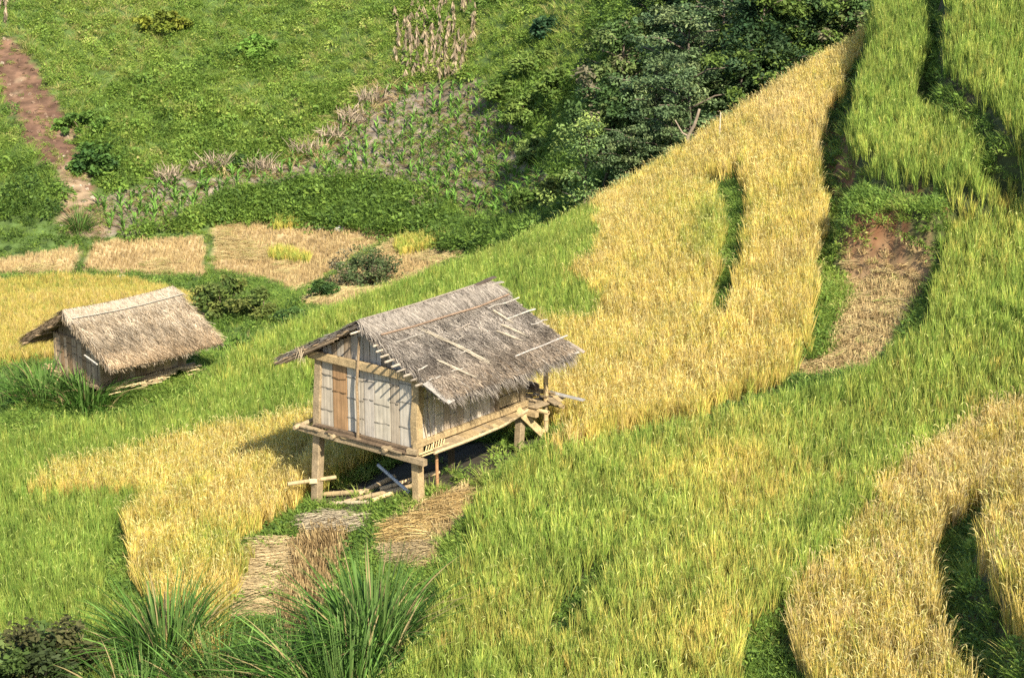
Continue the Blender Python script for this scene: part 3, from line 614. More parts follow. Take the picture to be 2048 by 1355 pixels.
def thatch(name, parent, ridge, eave, v0, v1, pal, n, wid, length, lift, fringe, fr_len, slab, cap_pal=None, cap=None, sub=True, sag=0.0):
    """ridge/eave = (u, z); straw laid down the slope from the ridge, hanging past the eave"""
    ru, rz = ridge; eu, ez = eave; sl = np.array((eu-ru, 0, ez-rz)); Ls = np.linalg.norm(sl); dn = sl/Ls; nm = np.cross(dn, (0, 1, 0)); nm = nm*(1 if nm[2] > 0 else -1)
    def P(v, t, h):
        z = -sag*np.sin(np.pi*np.clip((v-v0)/(v1-v0), 0, 1))*np.ones_like(t)
        o = np.stack([ru+sl[0]*t, v, rz+sl[2]*t+z], -1)+nm*np.asarray(h)[..., None]; return o
    mb = MB()
    vs = np.linspace(v0+.03, v1-.03, 9); V = []
    for h in (0, -slab):
        for t in (0, .5, .97): V.append(P(vs, np.full(9, t), np.full(9, h)))
    V = np.concatenate(V); F = []
    for i in range(2):
        for j in range(8): F += [(i*9+j, i*9+j+1, i*9+10+j, i*9+9+j), (27+i*9+j, 27+i*9+9+j, 27+i*9+10+j, 27+i*9+j+1)]
    for j in range(8): F += [(j, 27+j, 28+j, j+1), (18+j, 19+j, 46+j, 45+j)]
    for i in range(2): F += [(i*9, i*9+9, 27+i*9+9, 27+i*9), (i*9+8, 35+i*9, 44+i*9, 17+i*9)]
    mb.add(V, F, np.array(pal[0])*.55)
    pal = np.array(pal); k = R.integers(0, len(pal), n); v = R.uniform(v0, v1, n); t = R.random(n)**.9*.97
    course = np.floor(t*9)/9; t = np.clip(course+R.uniform(0, .11, n), 0, .985)
    pch = (N3(v*3+ru, t*7, .8)-.5)
    c = pal[k]*(1+R.normal(0, .2, n)+pch*1.0)[:, None]; c = c*(1-np.clip((t-.55)/.4, 0, 1)[:, None]*np.array((.02, .12, .24)))
    d = unit(np.array(dn)+np.outer(R.normal(0, .4, n), (0, 1, 0))+np.outer(np.abs(R.normal(0, .06, n)), nm))
    b = P(v, t, R.uniform(.0, lift, n)+.005); s = unit(np.cross(d, nm)); L = R.uniform(*length, n)
    L = np.minimum(L, (1.03-t)*Ls+R.uniform(0, .06, n))
    s = rot_side(s, d, .7)
    mb.blades(b, d, s, L, R.uniform(*wid, n), np.outer(R.normal(-.01, .02, n), nm), np.clip(c, .02, 1), 1, [1, .55])
    # shaggy eave and verges
    m = fringe; v = R.uniform(v0-.03, v1+.05, m); t = R.uniform(.86, .99, m); clump = (N2(v*2.2, t*0+eu, .35)-.5)
    d = unit(np.array(dn)+np.outer(R.normal(0, .3, m), (0, 1, 0))+np.outer(R.normal(0, .06, m), nm)); L = R.uniform(*fr_len, m)*(1+clump*.9)
    mb.blades(P(v, t, R.uniform(-slab, lift, m)), d, rot_side(unit(np.cross(d, nm)), d, 1.2), L, R.uniform(.008, .02, m), np.outer(L*R.uniform(.1, .45, m), (0, 0, -1)), np.clip(pal[R.integers(0, len(pal), m)]*(.9+R.normal(0, .2, m))[:, None], .02, 1), 2, [1, .8, .2])
    for vv, sg in ((v0, -1), (v1, 1)):
        m = fringe//4; t = R.random(m); d = unit(np.array(dn)*.8+np.outer(R.uniform(.05, .55, m)*sg, (0, 1, 0))+np.outer(R.normal(0, .06, m), nm))
        mb.blades(P(np.full(m, vv)+R.uniform(-.02, .1, m)*-sg, t*.95, R.uniform(-slab, .01, m)), d, rot_side(unit(np.cross(d, nm)), d, 1.2), R.uniform(.1, .3, m), R.uniform(.01, .02, m), np.outer(R.uniform(0, .06, m), (0, 0, -1)), np.clip(pal[R.integers(0, len(pal), m)]*R.uniform(.6, 1.1, m)[:, None], .02, 1), 1, [1, .4])
    if cap is not None:                         # the straw bent over the ridge
        m = int(n*.4); v = R.uniform(v0-.02, v1+.02, m); cp = np.array(cap_pal)
        d = unit(np.array(dn)+np.outer(R.normal(0, .3, m), (0, 1, 0)))
        mb.blades(P(v, R.uniform(-.02, .09, m), R.uniform(lift, lift+.045, m)), d, rot_side(unit(np.cross(d, nm)), d, .5), R.uniform(.3, 1.02, m)*cap, R.uniform(.007, .015, m), np.outer(R.uniform(-.05, -.01, m), nm), np.clip(cp[R.integers(0, len(cp), m)]*(1+R.normal(0, .14, m))[:, None], .02, 1), 2, [1, 1, .6])
    o = mb.build(name, M_thatch, parent)
    return o, P, dn, nm, Ls

def single(name, parent, fn, mat, label=None):
    mb = MB(); fn(mb); o = mb.build(name, mat, parent)
    if label: o['label'] = label
    return o

hut = empty('stilt_hut', (H1['x'], H1['y'], 0), H1['ps'], label='weathered bamboo hut standing on tall wooden stilts under a grey thatch roof', cat='hut')
W, D = H1['W'], H1['D']; ZR, ZE, OW, OF, OB = 3.622, 2.45, .982, .17, .767
rl = lambda u: ZR-(ZR-ZE)*abs(u+W/2)/(W/2+OW)         # roof line over u
gl = lambda u, v: float(zT(*[H1['x']+math.cos(H1['ps'])*u-math.sin(H1['ps'])*v, H1['y']+math.sin(H1['ps'])*u+math.cos(H1['ps'])*v]))
for (u0, v0, u1_, v1_, zt_, wd, c) in ((-W-.14, 0, -W+.10, .02, 2.74, .20, WOODG), (0, 0, .0, .02, 2.75, .20, WOODY), (.0, D, .02, D, 2.8, .18, WOODG), (-W, D, -W, D, 2.75, .19, WOOD), (-W*.5, D*.5, -W*.5, D*.5, 1.0, .12, (.06, .045, .03)), (-.55, D*.5, -.55, D*.5, 1.0, .12, (.06, .045, .03))):  # the two middle posts have the under-floor shadow put into their colour
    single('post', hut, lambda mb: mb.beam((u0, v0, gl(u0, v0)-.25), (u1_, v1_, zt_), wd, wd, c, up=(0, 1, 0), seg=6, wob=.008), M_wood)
single('prop_pole', hut, lambda mb: mb.pole([(.03, .62, gl(.03, .62)-.1), (.02, .6, 1.05)], .035, (.36, .2, .1), nodes=3), M_pole)
def f(mb): mb.beam((-W-.48, -.17, .97), (.36, -.17, .885), .13, .145, WOODG, seg=6, wob=.006)
single('floor_beam', hut, f, M_wood)
def f(mb): mb.beam((.06, -.16, 1.19), (.10, D+.12, 1.215), .10, .135, WOODY, seg=5, wob=.008)
single('floor_beam', hut, f, M_wood)
def f(mb): mb.beam((-W-.05, -.1, 1.0), (-W-.05, D+.1, 1.1), .12, .14, WOOD, seg=4, wob=.01); mb.beam((-W-.1, D+.05, 1.05), (.45, D+.05, 1.02), .13, .14, WOODY, seg=4, wob=.006)
single('floor_joist', hut, f, M_wood)
def f(mb):
    mb.beam((-W+.02, -.12, 1.10), (.03, -.12, 1.085), .08, .05, WOODD*1 if isinstance(WOODD, np.ndarray) else WOODD, seg=4, wob=.004)
    mb.beam((-W+.45, -.2, 1.05), (-.1, -.2, 1.025), .16, .03, WOODD, seg=3, wob=.01)
    for a, b, c in ((-W-.3, .55, WOODG), (-W+.55, .6, POLE), (-W+1.35, .5, WOOD), (-.75, .55, WOODG)):
        mb.beam((a, -.21+R.uniform(-.04, .02), 1.045+R.uniform(-.02, .01)), (a+b, -.23+R.uniform(-.03, .03), 1.03+R.uniform(-.02, .01)), .1, .045, jit(c), seg=4, wob=.012)
    for u in (-W-.38, -W+.72, -.62): mb.pole([(u, -.38, 1.0), (u+.02, .5, 1.06)], .05, jit(WOODG), n=7)
    mb.beam((-.1, -.2, 1.06), (.14, -.16, 1.07), .1, .12, WOODG)
single('sill', hut, f, M_wood)
frac = [0, .143, .30, .437, .484, .595, .762, .857, 1]
pal = [BAMW, (.29, .175, .09), (.45, .40, .33), (.37, .32, .255), (.43, .385, .33), (.43, .385, .31), (.33, .275, .21), (.44, .395, .33)]
single('front_wall', hut, lambda mb: wall(mb, (-W+.1, -.03), (-.08, -.03), 1.1, lambda s: 2.62, pal, fr=frac), M_bam)
def f(mb): wall(mb, (-W+.15, .03), (-.05, .03), 2.62, lambda s: rl(-W+.15+s)-.16, [(.33, .29, .24), (.42, .38, .33), (.26, .2, .14), (.36, .33, .28)], wid=(.12, .24), nodes=False)
single('gable_wall', hut, f, M_bam)
single('tie_beam', hut, lambda mb: mb.beam((-W-.12, -.13, 2.69), (.02, -.13, 2.655), .08, .18, WOODY, seg=5, wob=.004), M_wood)
single('wall_stick', hut, lambda mb: mb.pole([(-W*.53, -.20, 1.05), (-W*.525, -.2, 1.6), (-W*.535, -.19, 2.2), (-W*.52, -.18, 2.75), (-W*.525, -.1, 3.3)], .035, WOOD, n=7, r2=.028), M_wood)
def f(mb):
    wall(mb, (.02, .08), (.02, D*.74), 1.2, lambda s: 2.86, [(.40, .33, .26), (.46, .40, .33), (.50, .43, .35), (.34, .27, .2), (.52, .46, .40)], wid=(.18, .34))
    for k in range(3): mb.beam((.07, .25+.35*k*.4, 1.25), (.06, .08+.55*k*.4, 2.1), .025, .02, jit(BAMT), seg=3, wob=.01)
single('side_wall', hut, f, M_bam)
def f(mb):
    mb.beam((.05, D*.745, 1.27), (.05, D*.75, 2.8), .09, .10, WOOD, up=(0, 1, 0), seg=3, wob=.005)
    for k, z in enumerate((1.42, 1.68, 1.93, 2.18, 2.43, 2.66)): mb.beam((.03, D*.765, z), (.03, D-.09, z), .03, .24, jit((.38, .29, .17) if k < 2 else (.27, .2, .12), .06), seg=3, wob=.004)
single('boarded_bay', hut, f, M_wood)
single('back_wall', hut, lambda mb: wall(mb, (-.05, D-.02), (-W+.1, D-.02), 1.1, lambda s: rl(-.05-s)-.16, [(.36, .31, .25), (.44, .39, .32)]), M_bam)
single('left_wall', hut, lambda mb: wall(mb, (-W, D-.1), (-W, .1), 1.1, lambda s: 2.8, [(.36, .31, .25), (.44, .39, .32)]), M_bam)
def f(mb):
    mb.beam((-W+.06, .12, 1.075), (-.06, .12, 1.075), .1, .04, WOODD)
    for k in range(14): mb.beam((-W+.05, .1+k*.255, 1.07+R.uniform(-.01, .01)), (-.02, .1+k*.255, 1.07+R.uniform(-.01, .01)), .245, .035, jit(WOODD))
single('floor', hut, f, M_wood)
def f(mb):                                      # ragged ends of the floor boards under the side wall
    vq = .75
    while vq < D-.35:
        wq = R.uniform(.1, .3); c = jit(WOODY if R.random() < .6 else WOODG); sgn = (vq-.75)/(D-1.1); ln = .26+.06*math.sin(math.pi*sgn)+R.uniform(-.04, .07)
        mb.beam((-.05, vq, 1.085), (ln, vq+R.uniform(-.05, .05), 1.02+.05*sgn+R.uniform(-.02, .02)), wq, .03, c, seg=3, wob=.008); vq += wq*.8
    mb.pole([(.30, .2, .99), (.36, D*.35, 1.005), (.36, D*.7, 1.03), (.2, D+.05, 1.08)], .035, (.42, .33, .2), n=7)
    mb.beam((.2, .3, 1.02), (.3, D*.5, 1.0), .16, .025, WOODG, seg=4, wob=.015)
single('floor_edge', hut, f, M_wood)
def f(mb):
    for k in range(8): mb.pole([(.14, .08+k*.085, .98+R.uniform(-.02, .02)), (.16+R.uniform(-.02, .02), .12+k*.085, 1.16+R.uniform(-.02, .03))], .013, jit((.62, .48, .26)), n=5)
    mb.pole([(.13, -.1, 1.0), (.2, .8, 1.03)], .022, (.55, .42, .22), n=6); mb.pole([(.17, -.05, .96), (.24, .75, .98)], .018, (.5, .38, .2), n=6)
single('stick_bundle', hut, f, M_pole)
single('brace', hut, lambda mb: mb.beam((.16, D-.28, 1.14), (.24, D+.62, .32), .045, .18, (.48, .36, .19), up=(0, .6, .8), seg=3, wob=.006), M_wood)
single('porch_post', hut, lambda mb: mb.pole([(.22, D+.70, gl(.22, D+.7)-.2), (.2, D+.70, 2.42)], .055, (.44, .33, .18), n=10, nodes=8), M_pole)
def f(mb):
    for v in (D+.28, D+.85): mb.pole([(-W+.3, v, 1.06), (.6, v, 1.03)], .05, jit(POLE), n=8, nodes=6, hollow=True)
    for k in range(11): mb.beam((-W+.3+k*.28, D+.12, 1.13), (-W+.3+k*.28+R.uniform(-.05, .05), D+R.uniform(.95, 1.25), 1.12+R.uniform(-.02, .02)), R.uniform(.12, .24), .028, jit(WOODG), seg=2)
    mb.beam((.0, D+.9, 1.18), (.62, D+.62, 1.15), .22, .025, jit(WOODG)); mb.beam((.1, D+1.05, 1.2), (.55, D+.8, 1.17), .12, .025, jit(WOODY))
    mb.beam((-.1, D+1.0, 1.26), (.95, D+1.15, 1.18), .13, .03, (.28, .265, .245), seg=3, wob=.006)
    for k in range(6): mb.beam((-.55+R.uniform(-.3, .2), D+.3+k*.1, 1.2+.02*k), (.25+R.uniform(-.3, .2), D+.45+k*.1+R.uniform(-.25, .2), 1.19+.03*k), .05, .04, jit(WOODY if k % 2 else WOODG), seg=2, wob=.01)
single('porch', hut, f, M_wood)
single('log', hut, lambda mb: mb.pole([(-.6, D+.62, 1.48), (.1, D+.5, 1.5)], .085, (.10, .075, .06), n=10), M_wood)
PG = [(.17, .147, .125), (.22, .19, .16), (.28, .245, .205), (.12, .10, .085), (.235, .20, .165), (.34, .30, .25)]
CAP = [(.25, .22, .185), (.31, .27, .225), (.20, .17, .14), (.27, .235, .2)]
so, P, dn, nm, Ls = thatch('roof_slope', hut, (-W/2, ZR), (OW, ZE), -OF-.05, D+OB, PG, 30000, (.006, .014), (.06, .22), .04, 6500, (.12, .32), .07, CAP, .52, sag=.05)
def bat(t, va, vb, w, c, h): 
    mb = MB(); pts = P(np.linspace(va, vb, 5), np.full(5, t), np.full(5, h)); pts = pts+R.normal(0, .014, pts.shape)
    for i in range(4): mb.beam(pts[i], pts[i+1], w, .018, jit(c, .08), up=nm)
    mb.build('batten', M_wood, so)
for t, va, vb, c, h, w in ((.215, -.1, D+OB-.05, (.22, .15, .10), .095, .04), (.31, .1, 1.0, (.28, .25, .21), .05, .025), (.27, D-.2, D+OB+.16, (.33, .295, .25), .05, .03), (.36, 1.9, 2.5, (.30, .25, .2), .055, .03),
    (.45, D-.1, D+OB+.22, (.36, .33, .28), .055, .035), (.47, 1.5, 1.9, (.22, .19, .155), .05, .025), (.60, D+.35, D+OB+.2, (.35, .315, .27), .05, .03), (.62, 1.3, 1.75, (.28, .25, .21), .05, .025), (.66, -.2, .15, (.33, .295, .25), .05, .03),
    (.78, .6, 1.0, (.33, .29, .24), .048, .03), (.84, 2.6, D+OB+.2, (.36, .32, .28), .05, .035), (.80, -.22, .2, (.33, .295, .25), .05, .03)):
    bat(t, va, vb, w, c, h)
mb = MB()
for t in np.linspace(.06, .97, 15):             # purlin ends poking out of both gables
    mb.beam(P(np.array(-OF-R.uniform(.12, .42)), np.array(t), np.array(-.06)), P(np.array(D+OB+R.uniform(.02, .22)), np.array(t+R.uniform(-.01, .01)), np.array(-.06)), R.uniform(.025, .055), .03, jit((.33, .275, .21), .3), up=nm, seg=3, wob=.006)
mb.build('purlins', M_wood, so)
for va, t0, t1, dv, w in ((1.05, .23, .62, .55, .10), (1.42, .50, .78, .3, .13), (.55, .62, .86, .35, .07), (2.9, .52, .66, .22, .06), (3.2, .47, .62, .2, .07), (3.45, .3, .42, .05, .05)):
    m = 46; q = R.random(m); v = va+dv*q*0+R.uniform(-w/2, w/2, m); t = R.uniform(t0, t1-.06, m)
    d = unit(np.array(dn)*1.0+np.outer(np.full(m, dv/((t1-t0)*Ls)), (0, 1, 0))); b = P(v+dv*(t-t0)/(t1-t0), t, R.uniform(.05, .075, m))
    mb = MB(); mb.blades(b, d, unit(np.cross(d, nm)), R.uniform(.2, .45, m), .02, (0, 0, 0), np.array((.42, .36, .27))*R.uniform(.75, 1.1, m)[:, None], 1, [1, .6]); mb.build('straw_strip', M_thatch, so)
def f(mb):
    a, b_ = P(np.array(-OF-.12), np.array(.80), np.array(.02)), P(np.array(-OF-.02), np.array(1.06), np.array(-.02)); mb.beam(a, b_, .26, .02, (.29, .26, .225), up=nm, seg=3, wob=.006)
single('bark_sheet', so, f, M_wood)
def f(mb):
    a, b_ = P(np.array(D+OB-.35), np.array(1.0), np.array(-.0)), P(np.array(D+OB+.02), np.array(1.02), np.array(-.0)); mb.beam(a, b_, .12, .02, (.38, .35, .31), up=nm)
single('bark_sheet', so, f, M_wood)
def f(mb):
    a, b_ = P(np.array(D+OB+.05), np.array(.88), np.array(.0)), P(np.array(D+OB+.18), np.array(1.05), np.array(-.02)); mb.beam(a, b_, .12, .02, (.3, .25, .2), up=nm)
single('bark_sheet', so, f, M_wood)
so2, P2, dn2, nm2, _ = thatch('roof_slope', hut, (-W/2, ZR), (-W-OW, ZE-.02), -OF-.05, D+OB, PG, 6500, (.01, .026), (.16, .42), .045, 2600, (.12, .3), .07, CAP, .4, sag=.05)
def f(mb):
    for t in np.linspace(.1, .98, 8): mb.beam(P2(np.array(-OF-R.uniform(.1, .3)), np.array(t), np.array(-.06)), P2(np.array(D+OB+.1), np.array(t), np.array(-.06)), .04, .025, jit(WOOD, .25), up=nm2)
    for k in range(5): mb.beam(P2(np.array(-OF-.02-.05*k), np.array(.1+.04*k), np.array(-.05-.025*k)), P2(np.array(-OF-.06-.04*k), np.array(.95+R.uniform(-.1, .1)), np.array(-.04-.03*k)), .05, .03, jit(WOODG if k % 2 else WOODD), up=nm2, seg=3, wob=.012)
single('verge_sticks', so2, f, M_wood)
def f(mb):
    m = 90; d, o, s = rnd_dirs(m, 140, 178); p = np.array((-W-.1, -OF-.22, 2.85))+R.normal(0, .05, (m, 3)); mb.blades(p, d, s, R.uniform(.15, .38, m), .015, o*.05, np.array((.5, .4, .27))*R.uniform(.6, 1.2, m)[:, None], 1)
single('straw_tuft', hut, f, M_thatch)
def f(mb):
    mb.beam((-W/2-.03, D+OB-.55, ZR+.06), (-W/2+.02, D+OB+.12, ZR+.13), .11, .03, (.10, .075, .06), seg=3, wob=.008); mb.beam((-W/2+.08, D+OB-.3, ZR+.02), (-W/2+.16, D+OB+.22, ZR+.02), .13, .02, (.32, .28, .23), seg=2)
    mb.pole([(-W/2-.06, -.1, ZR+.05), (-W/2-.08, D*.5, ZR+.02), (-W/2-.06, D+.5, ZR+.06)], (.022), (.24, .2, .165), n=6)
single('ridge_board', hut, f, M_wood)
def f(mb):
    for k in range(6):
        v = .05+k*(D-.1)/5
        for sg in (-1, 1): mb.pole([(-W/2, v, ZR-.13), (-W/2+sg*(W/2+OW*.9), v, ZE+.02)], .035, WOODD, n=6)
single('rafters', hut, f, M_wood)

# the small hut lower down the slope
W2, D2 = H2['W'], H2['D']; B2 = -1.41
h2 = empty('thatched_hut', (H2['x'], H2['y'], B2), H2['ps'], label='small low bamboo hut under a thick tan straw roof beside tall dark grass', cat='hut')
zr, ze, ow, of, ob = 1.95, .80, 1.13, .41, .48
rl2 = lambda u: zr-(zr-ze)*abs(u+W2/2)/(W2/2+ow)
for u0, v0 in ((-W2, 0), (0, 0), (0, D2), (-W2, D2)):
    single('post', h2, lambda mb: mb.beam((u0, v0, -1.2), (u0, v0, 1.15), .11, .11, WOODG, up=(0, 1, 0), seg=3, wob=.005), M_wood)
PB = [(.40, .36, .31), (.30, .22, .15), (.36, .30, .24), (.24, .155, .09), (.33, .24, .16)]
single('front_wall', h2, lambda mb: wall(mb, (-W2, -.04), (0, -.04), -.02, lambda s: min(1.12+.0*s, rl2(-W2+s)-.12), PB, wid=(.14, .26)), M_bam)
single('gable_wall', h2, lambda mb: wall(mb, (-W2+.1, .02), (-.1, .02), 1.12, lambda s: rl2(-W2+.1+s)-.12, [(.2, .15, .1), (.16, .12, .08)], nodes=False), M_bam)
single('side_wall', h2, lambda mb: wall(mb, (.04, .05), (.04, D2), 0, lambda s: 1.12, [(.26, .19, .125), (.32, .25, .18), (.2, .14, .09), (.38, .27, .16)], wid=(.18, .34)), M_bam)
single('back_wall', h2, lambda mb: wall(mb, (0, D2), (-W2, D2), 0, lambda s: rl2(-s)-.12, [(.36, .28, .2)]), M_bam)
single('left_wall', h2, lambda mb: wall(mb, (-W2-.02, D2), (-W2-.02, 0), 0, lambda s: 1.1, [(.36, .28, .2)]), M_bam)
def f(mb):
    mb.beam((-W2-.1, -.1, -.06), (.1, -.1, -.06), .08, .1, WOODG); mb.beam((-W2-.05, 0, 1.1), (.1, 0, 1.1), .07, .09, WOOD)
    mb.beam((.1, -.1, -.06), (.1, D2+.3, -.04), .1, .09, WOODG)
    for k in range(8): mb.beam((-W2, .1+k*.38, -.03), (0, .1+k*.38, -.03), .36, .04, WOODD)
single('floor', h2, f, M_wood)
def f(mb):
    for k in range(60):
        v = R.uniform(-.05, D2+.35); u = R.uniform(.1, .42); z = -.06-.35*(u-.1)+R.uniform(-.06, .06); mb.beam((u, v, z), (u+R.uniform(-.05, .05), v+R.uniform(.25, .6), z+R.uniform(-.03, .03)), .03, .02, jit((.56, .43, .25), .2))
single('stick_ledge', h2, f, M_wood)
def f(mb):
    for k in range(40):
        u = R.uniform(-W2-.75, -W2-.1); v = R.uniform(-.2, .5); z = -.12+R.uniform(0, .3)*(1-abs(u+W2+.4)); mb.beam((u, v, z), (u+R.uniform(.2, .5), v+R.uniform(-.3, .3), z+R.uniform(-.06, .06)), .03, .025, jit((.5, .36, .2), .25))
single('stick_ledge', h2, f, M_wood)
PT = [(.32, .255, .18), (.38, .31, .22), (.265, .205, .14), (.43, .36, .27), (.22, .165, .105)]
so, P, dn, nm, Ls = thatch('roof_slope', h2, (-W2/2, zr), (ow, ze), -of, D2+ob, PT, 16000, (.008, .018), (.2, .5), .07, 4500, (.05, .15), .13, [(.40, .335, .26), (.34, .28, .2)], .5, sag=.06)
mb = MB(); pts = P(np.linspace(-of+.0, D2+ob+.05, 6), np.full(6, .17), np.full(6, .15)); mb.pole(pts, .016, (.36, .32, .26), n=6); mb.build('batten', M_wood, so)
so2, P, dn, nm, Ls = thatch('roof_slope', h2, (-W2/2, zr), (-W2-ow, ze-.02), -of, D2+ob, [(.30, .22, .14), (.36, .27, .18), (.24, .17, .11)], 4500, (.012, .028), (.3, .6), .07, 3200, (.14, .34), .13, [(.5, .42, .33)], .4, sag=.06)
def f(mb):
    for k in range(5):
        v = .0+k*(D2)/4
        for sg in (-1, 1): mb.pole([(-W2/2, v, zr-.18), (-W2/2+sg*(W2/2+ow*.9), v, ze-.05)], .035, WOODD, n=6)
    for t in (.3, .6, .9):
        mb.pole([P(np.array(-of-.15), np.array(t), np.array(-.16)), P(np.array(D2+ob), np.array(t), np.array(-.16))], .03, WOOD, n=6)
    mb.beam((-.05, -of-.05, .95), (.6, -of-.1, .82), .04, .03, (.5, .46, .4))
single('rafters', h2, f, M_wood)

# bamboo poles tied to or lying beneath the stilted hut
def pole_thing(a, b, r, c, label, group=None, nodes=5):
    a = np.array(a, float); b = np.array(b, float); mb = MB(); mb.pole([a-a, b-a], r, c, n=10, nodes=nodes, hollow=True)
    o = mb.build('bamboo_pole', M_pole, None, loc=a); return tag(o, label, 'bamboo pole', group)
def pix_pole(p0, p1, r, c, label, lift=0.0, l1=None, **k):
    a = hit(*p0); b = hit(*p1); a[2] += r+lift; b[2] += r+(lift if l1 is None else l1); return pole_thing(a, b, r, c, label, **k)
GP = 'bamboo poles lying under the hut'
ct, st = math.cos(H1['ps']), math.sin(H1['ps'])
def loc1(u, v, z): return np.array((H1['x']+ct*u-st*v, H1['y']+st*u+ct*v, z))
c0 = loc1(-W-.1, -.17, -.22); dd = np.array((.93, .36, .02)); pole_thing(c0-dd*.55, c0+dd*.56, .045, (.36, .27, .15), 'short bamboo pole tied across the left front stilt', nodes=3)
mb = MB()
for k in range(5): mb.pole([(-W-.22, -.12, -.26+k*.02), (-W-.1, -.235, -.27+k*.025), (-W+.02, -.12, -.26+k*.02)], .009, (.62, .5, .3), n=5)
mb.build('tie', M_pole, hut)
for p0, p1, r, c, lab, li in (((650, 996), (740, 990), .058, (.42, .31, .17), 'thick pale bamboo pole with its cut end left of the pile', .03), ((718, 997), (790, 962), .055, (.38, .28, .16), 'bamboo pole rising from the pile towards the dark', .06), ((690, 1008), (830, 975), .05, (.38, .28, .16), 'bamboo pole lying lowest across the front of the pile', 0),
    ((745, 1005), (850, 965), .048, (.5, .37, .2), 'bamboo pole lying beside the right front stilt', 0), ((660, 1010), (735, 1008), .042, (.5, .4, .26), 'stub of bamboo lying in the weeds below the pile', 0), ((760, 985), (880, 950), .05, (.45, .33, .19), 'bamboo pole at the back of the pile in the shade', .03)):
    pix_pole(p0, p1, r, c, lab, li, group=GP)
a = hit(820, 990); b = hit(757, 965); a[2] += .05; b[2] += .42; o = pole_thing(a, b, .038, (.45, .47, .50), 'grey pole leaning up from the right front stilt across the pile', GP, 0)

# ------------------------------------------------------------------ trees and bushes
def leafy(centres, radii, n_leaf, size, pal, flat=.5, up=.5):
    V = []; Q = []; C = []; off = 0; pal = np.array(pal)
    for c, r in zip(centres, radii):
        n = int(n_leaf*R.uniform(.7, 1.3)); q = unit(R.normal(0, 1, (n, 3)))*(R.random(n)**.5)[:, None]*r; q[:, 2] *= flat; p = np.asarray(c)+q
        d = unit(R.normal(0, 1, (n, 3))*np.array((1, 1, .5))+q*.6/r); s = unit(np.cross(d, R.normal(0, up, (n, 3))+np.array((0, 0, 1)))); L = R.uniform(.6, 1.4, n)*size
        cc = pal[R.integers(len(pal))]*(1+R.normal(0, .1))
        v, f_, k = blades(p-d*(L/2)[:, None], d, s, L, L*.55, -np.array((0, 0, 1))*(L*.2)[:, None], np.clip(cc*(1+R.normal(0, .16, n))[:, None], .005, 1), 2, [.3, 1, .15])
        V.append(v); Q.append(f_+off); C.append(k); off += len(v)
    return np.concatenate(V), np.concatenate(Q), np.concatenate(C)
def tree_mesh(kind):
    """unit tree: 1 high; returns trunk mesh and crown mesh"""
    mb = MB(); limbs = []; cen = []; rad = []
    bx, by = R.normal(0, .04, 2); h0 = R.uniform(.22, .34)
    mb.pole([(0, 0, -.08), (bx*.5, by*.5, h0*.6), (bx, by, h0), (bx*1.6, by*1.6, .62), (bx*1.7, by*1.7, .88)], 0.022, (.11, .09, .07), n=7, r2=.005)
    nl = 13 if kind != 'thin' else 9
    for i in range(nl):
        z0 = h0+(.86-h0)*(i/nl); th = i*2.4+R.uniform(-.4, .4); ln = (.40 if kind == 'layer' else .30)*(1-.55*max(0, (z0-.5)/.5))*R.uniform(.7, 1.15)*(.65 if kind == 'thin' else 1); ri = .12 if kind == 'layer' else .32
        f_ = z0; o = np.array((bx*1.3, by*1.3, z0)); e = o+np.array((math.cos(th)*ln, math.sin(th)*ln, ln*ri+.06)); m_ = (o+e)/2+np.array((0, 0, .03))
        mb.pole([o, m_, e], 0.008, (.13, .105, .08), n=5, r2=.003)
        for q in range(5 if kind != 'thin' else 4):
            t = R.uniform(.35, 1.08); c = o+(e-o)*t+R.normal(0, .05, 3)*np.array((1, 1, .55)); cen.append(c); rad.append(R.uniform(.07, .125))
    for q in range(7): cen.append(np.array((bx*1.7, by*1.7, .9))+R.normal(0, .07, 3)*np.array((1, 1, .5))); rad.append(R.uniform(.06, .1))
    PALS = {'layer': [(.12, .18, .08), (.155, .225, .095), (.085, .14, .06), (.205, .26, .11)], 'broad': [(.07, .125, .04), (.10, .17, .05), (.14, .19, .06), (.22, .20, .12)], 'dark': [(.032, .068, .027), (.050, .090, .032), (.076, .135, .036), (.126, .189, .040)], 'thin': [(.188, .288, .100), (.237, .338, .100), (.288, .375, .100)]}
    return mb, leafy(cen, rad, 100 if kind != 'thin' else 60, {'layer': .024, 'broad': .036, 'dark': .030, 'thin': .024}[kind], PALS[kind], .42 if kind == 'layer' else .7, .3 if kind == 'layer' else .7)
TM = {}
for kind in ('layer', 'broad', 'dark', 'thin'):
    for i in range(3):
        mb, cr = tree_mesh(kind); tm = mesh_from('trunk', np.concatenate(mb.v), mb.f, np.concatenate(mb.c), M_bark, True); TM[(kind, i)] = (tm, mesh_from('crown', *cr, M_leaf))
def place_Y(px, py, h, frac, y0, y1):
    best = None
    for Y in np.linspace(y0, y1, 160):
        x, y, z = at(px, py, Y); g = float(zT(x, y)); e = abs(z-g-h*frac)
        if best is None or e < best[0]: best = (e, x, y, z-h*frac, g)
    return best
def tree(px, py, h, kind, label, y0=80, y1=118, name='tree', wide=1.0, group='trees of the wood behind the golden slope', i=None):
    e, x, y, z, g = place_Y(px, py, h, .62, y0, y1)
    t = empty(name, (x, y, min(z, g) if z < g+1.5 else z), R.uniform(0, 6.28), label=label, cat='tree', group=group)
    tm, cm = TM[(kind, R.integers(3) if i is None else i)]
    for nm_, me in (('trunk', tm), ('crown', cm)):
        o = link(nm_, me, t); o.scale = (h*wide, h*wide, h+(z-min(z, g)))
    return t
tree(1240, 120, 6.2, 'broad', 'round broad leaved tree with pale brown tips at the left end of the wood', 92, 120)
tree(1345, 120, 7.5, 'layer', 'grey green tree with layered boughs right of the brown tipped tree', 92, 120)
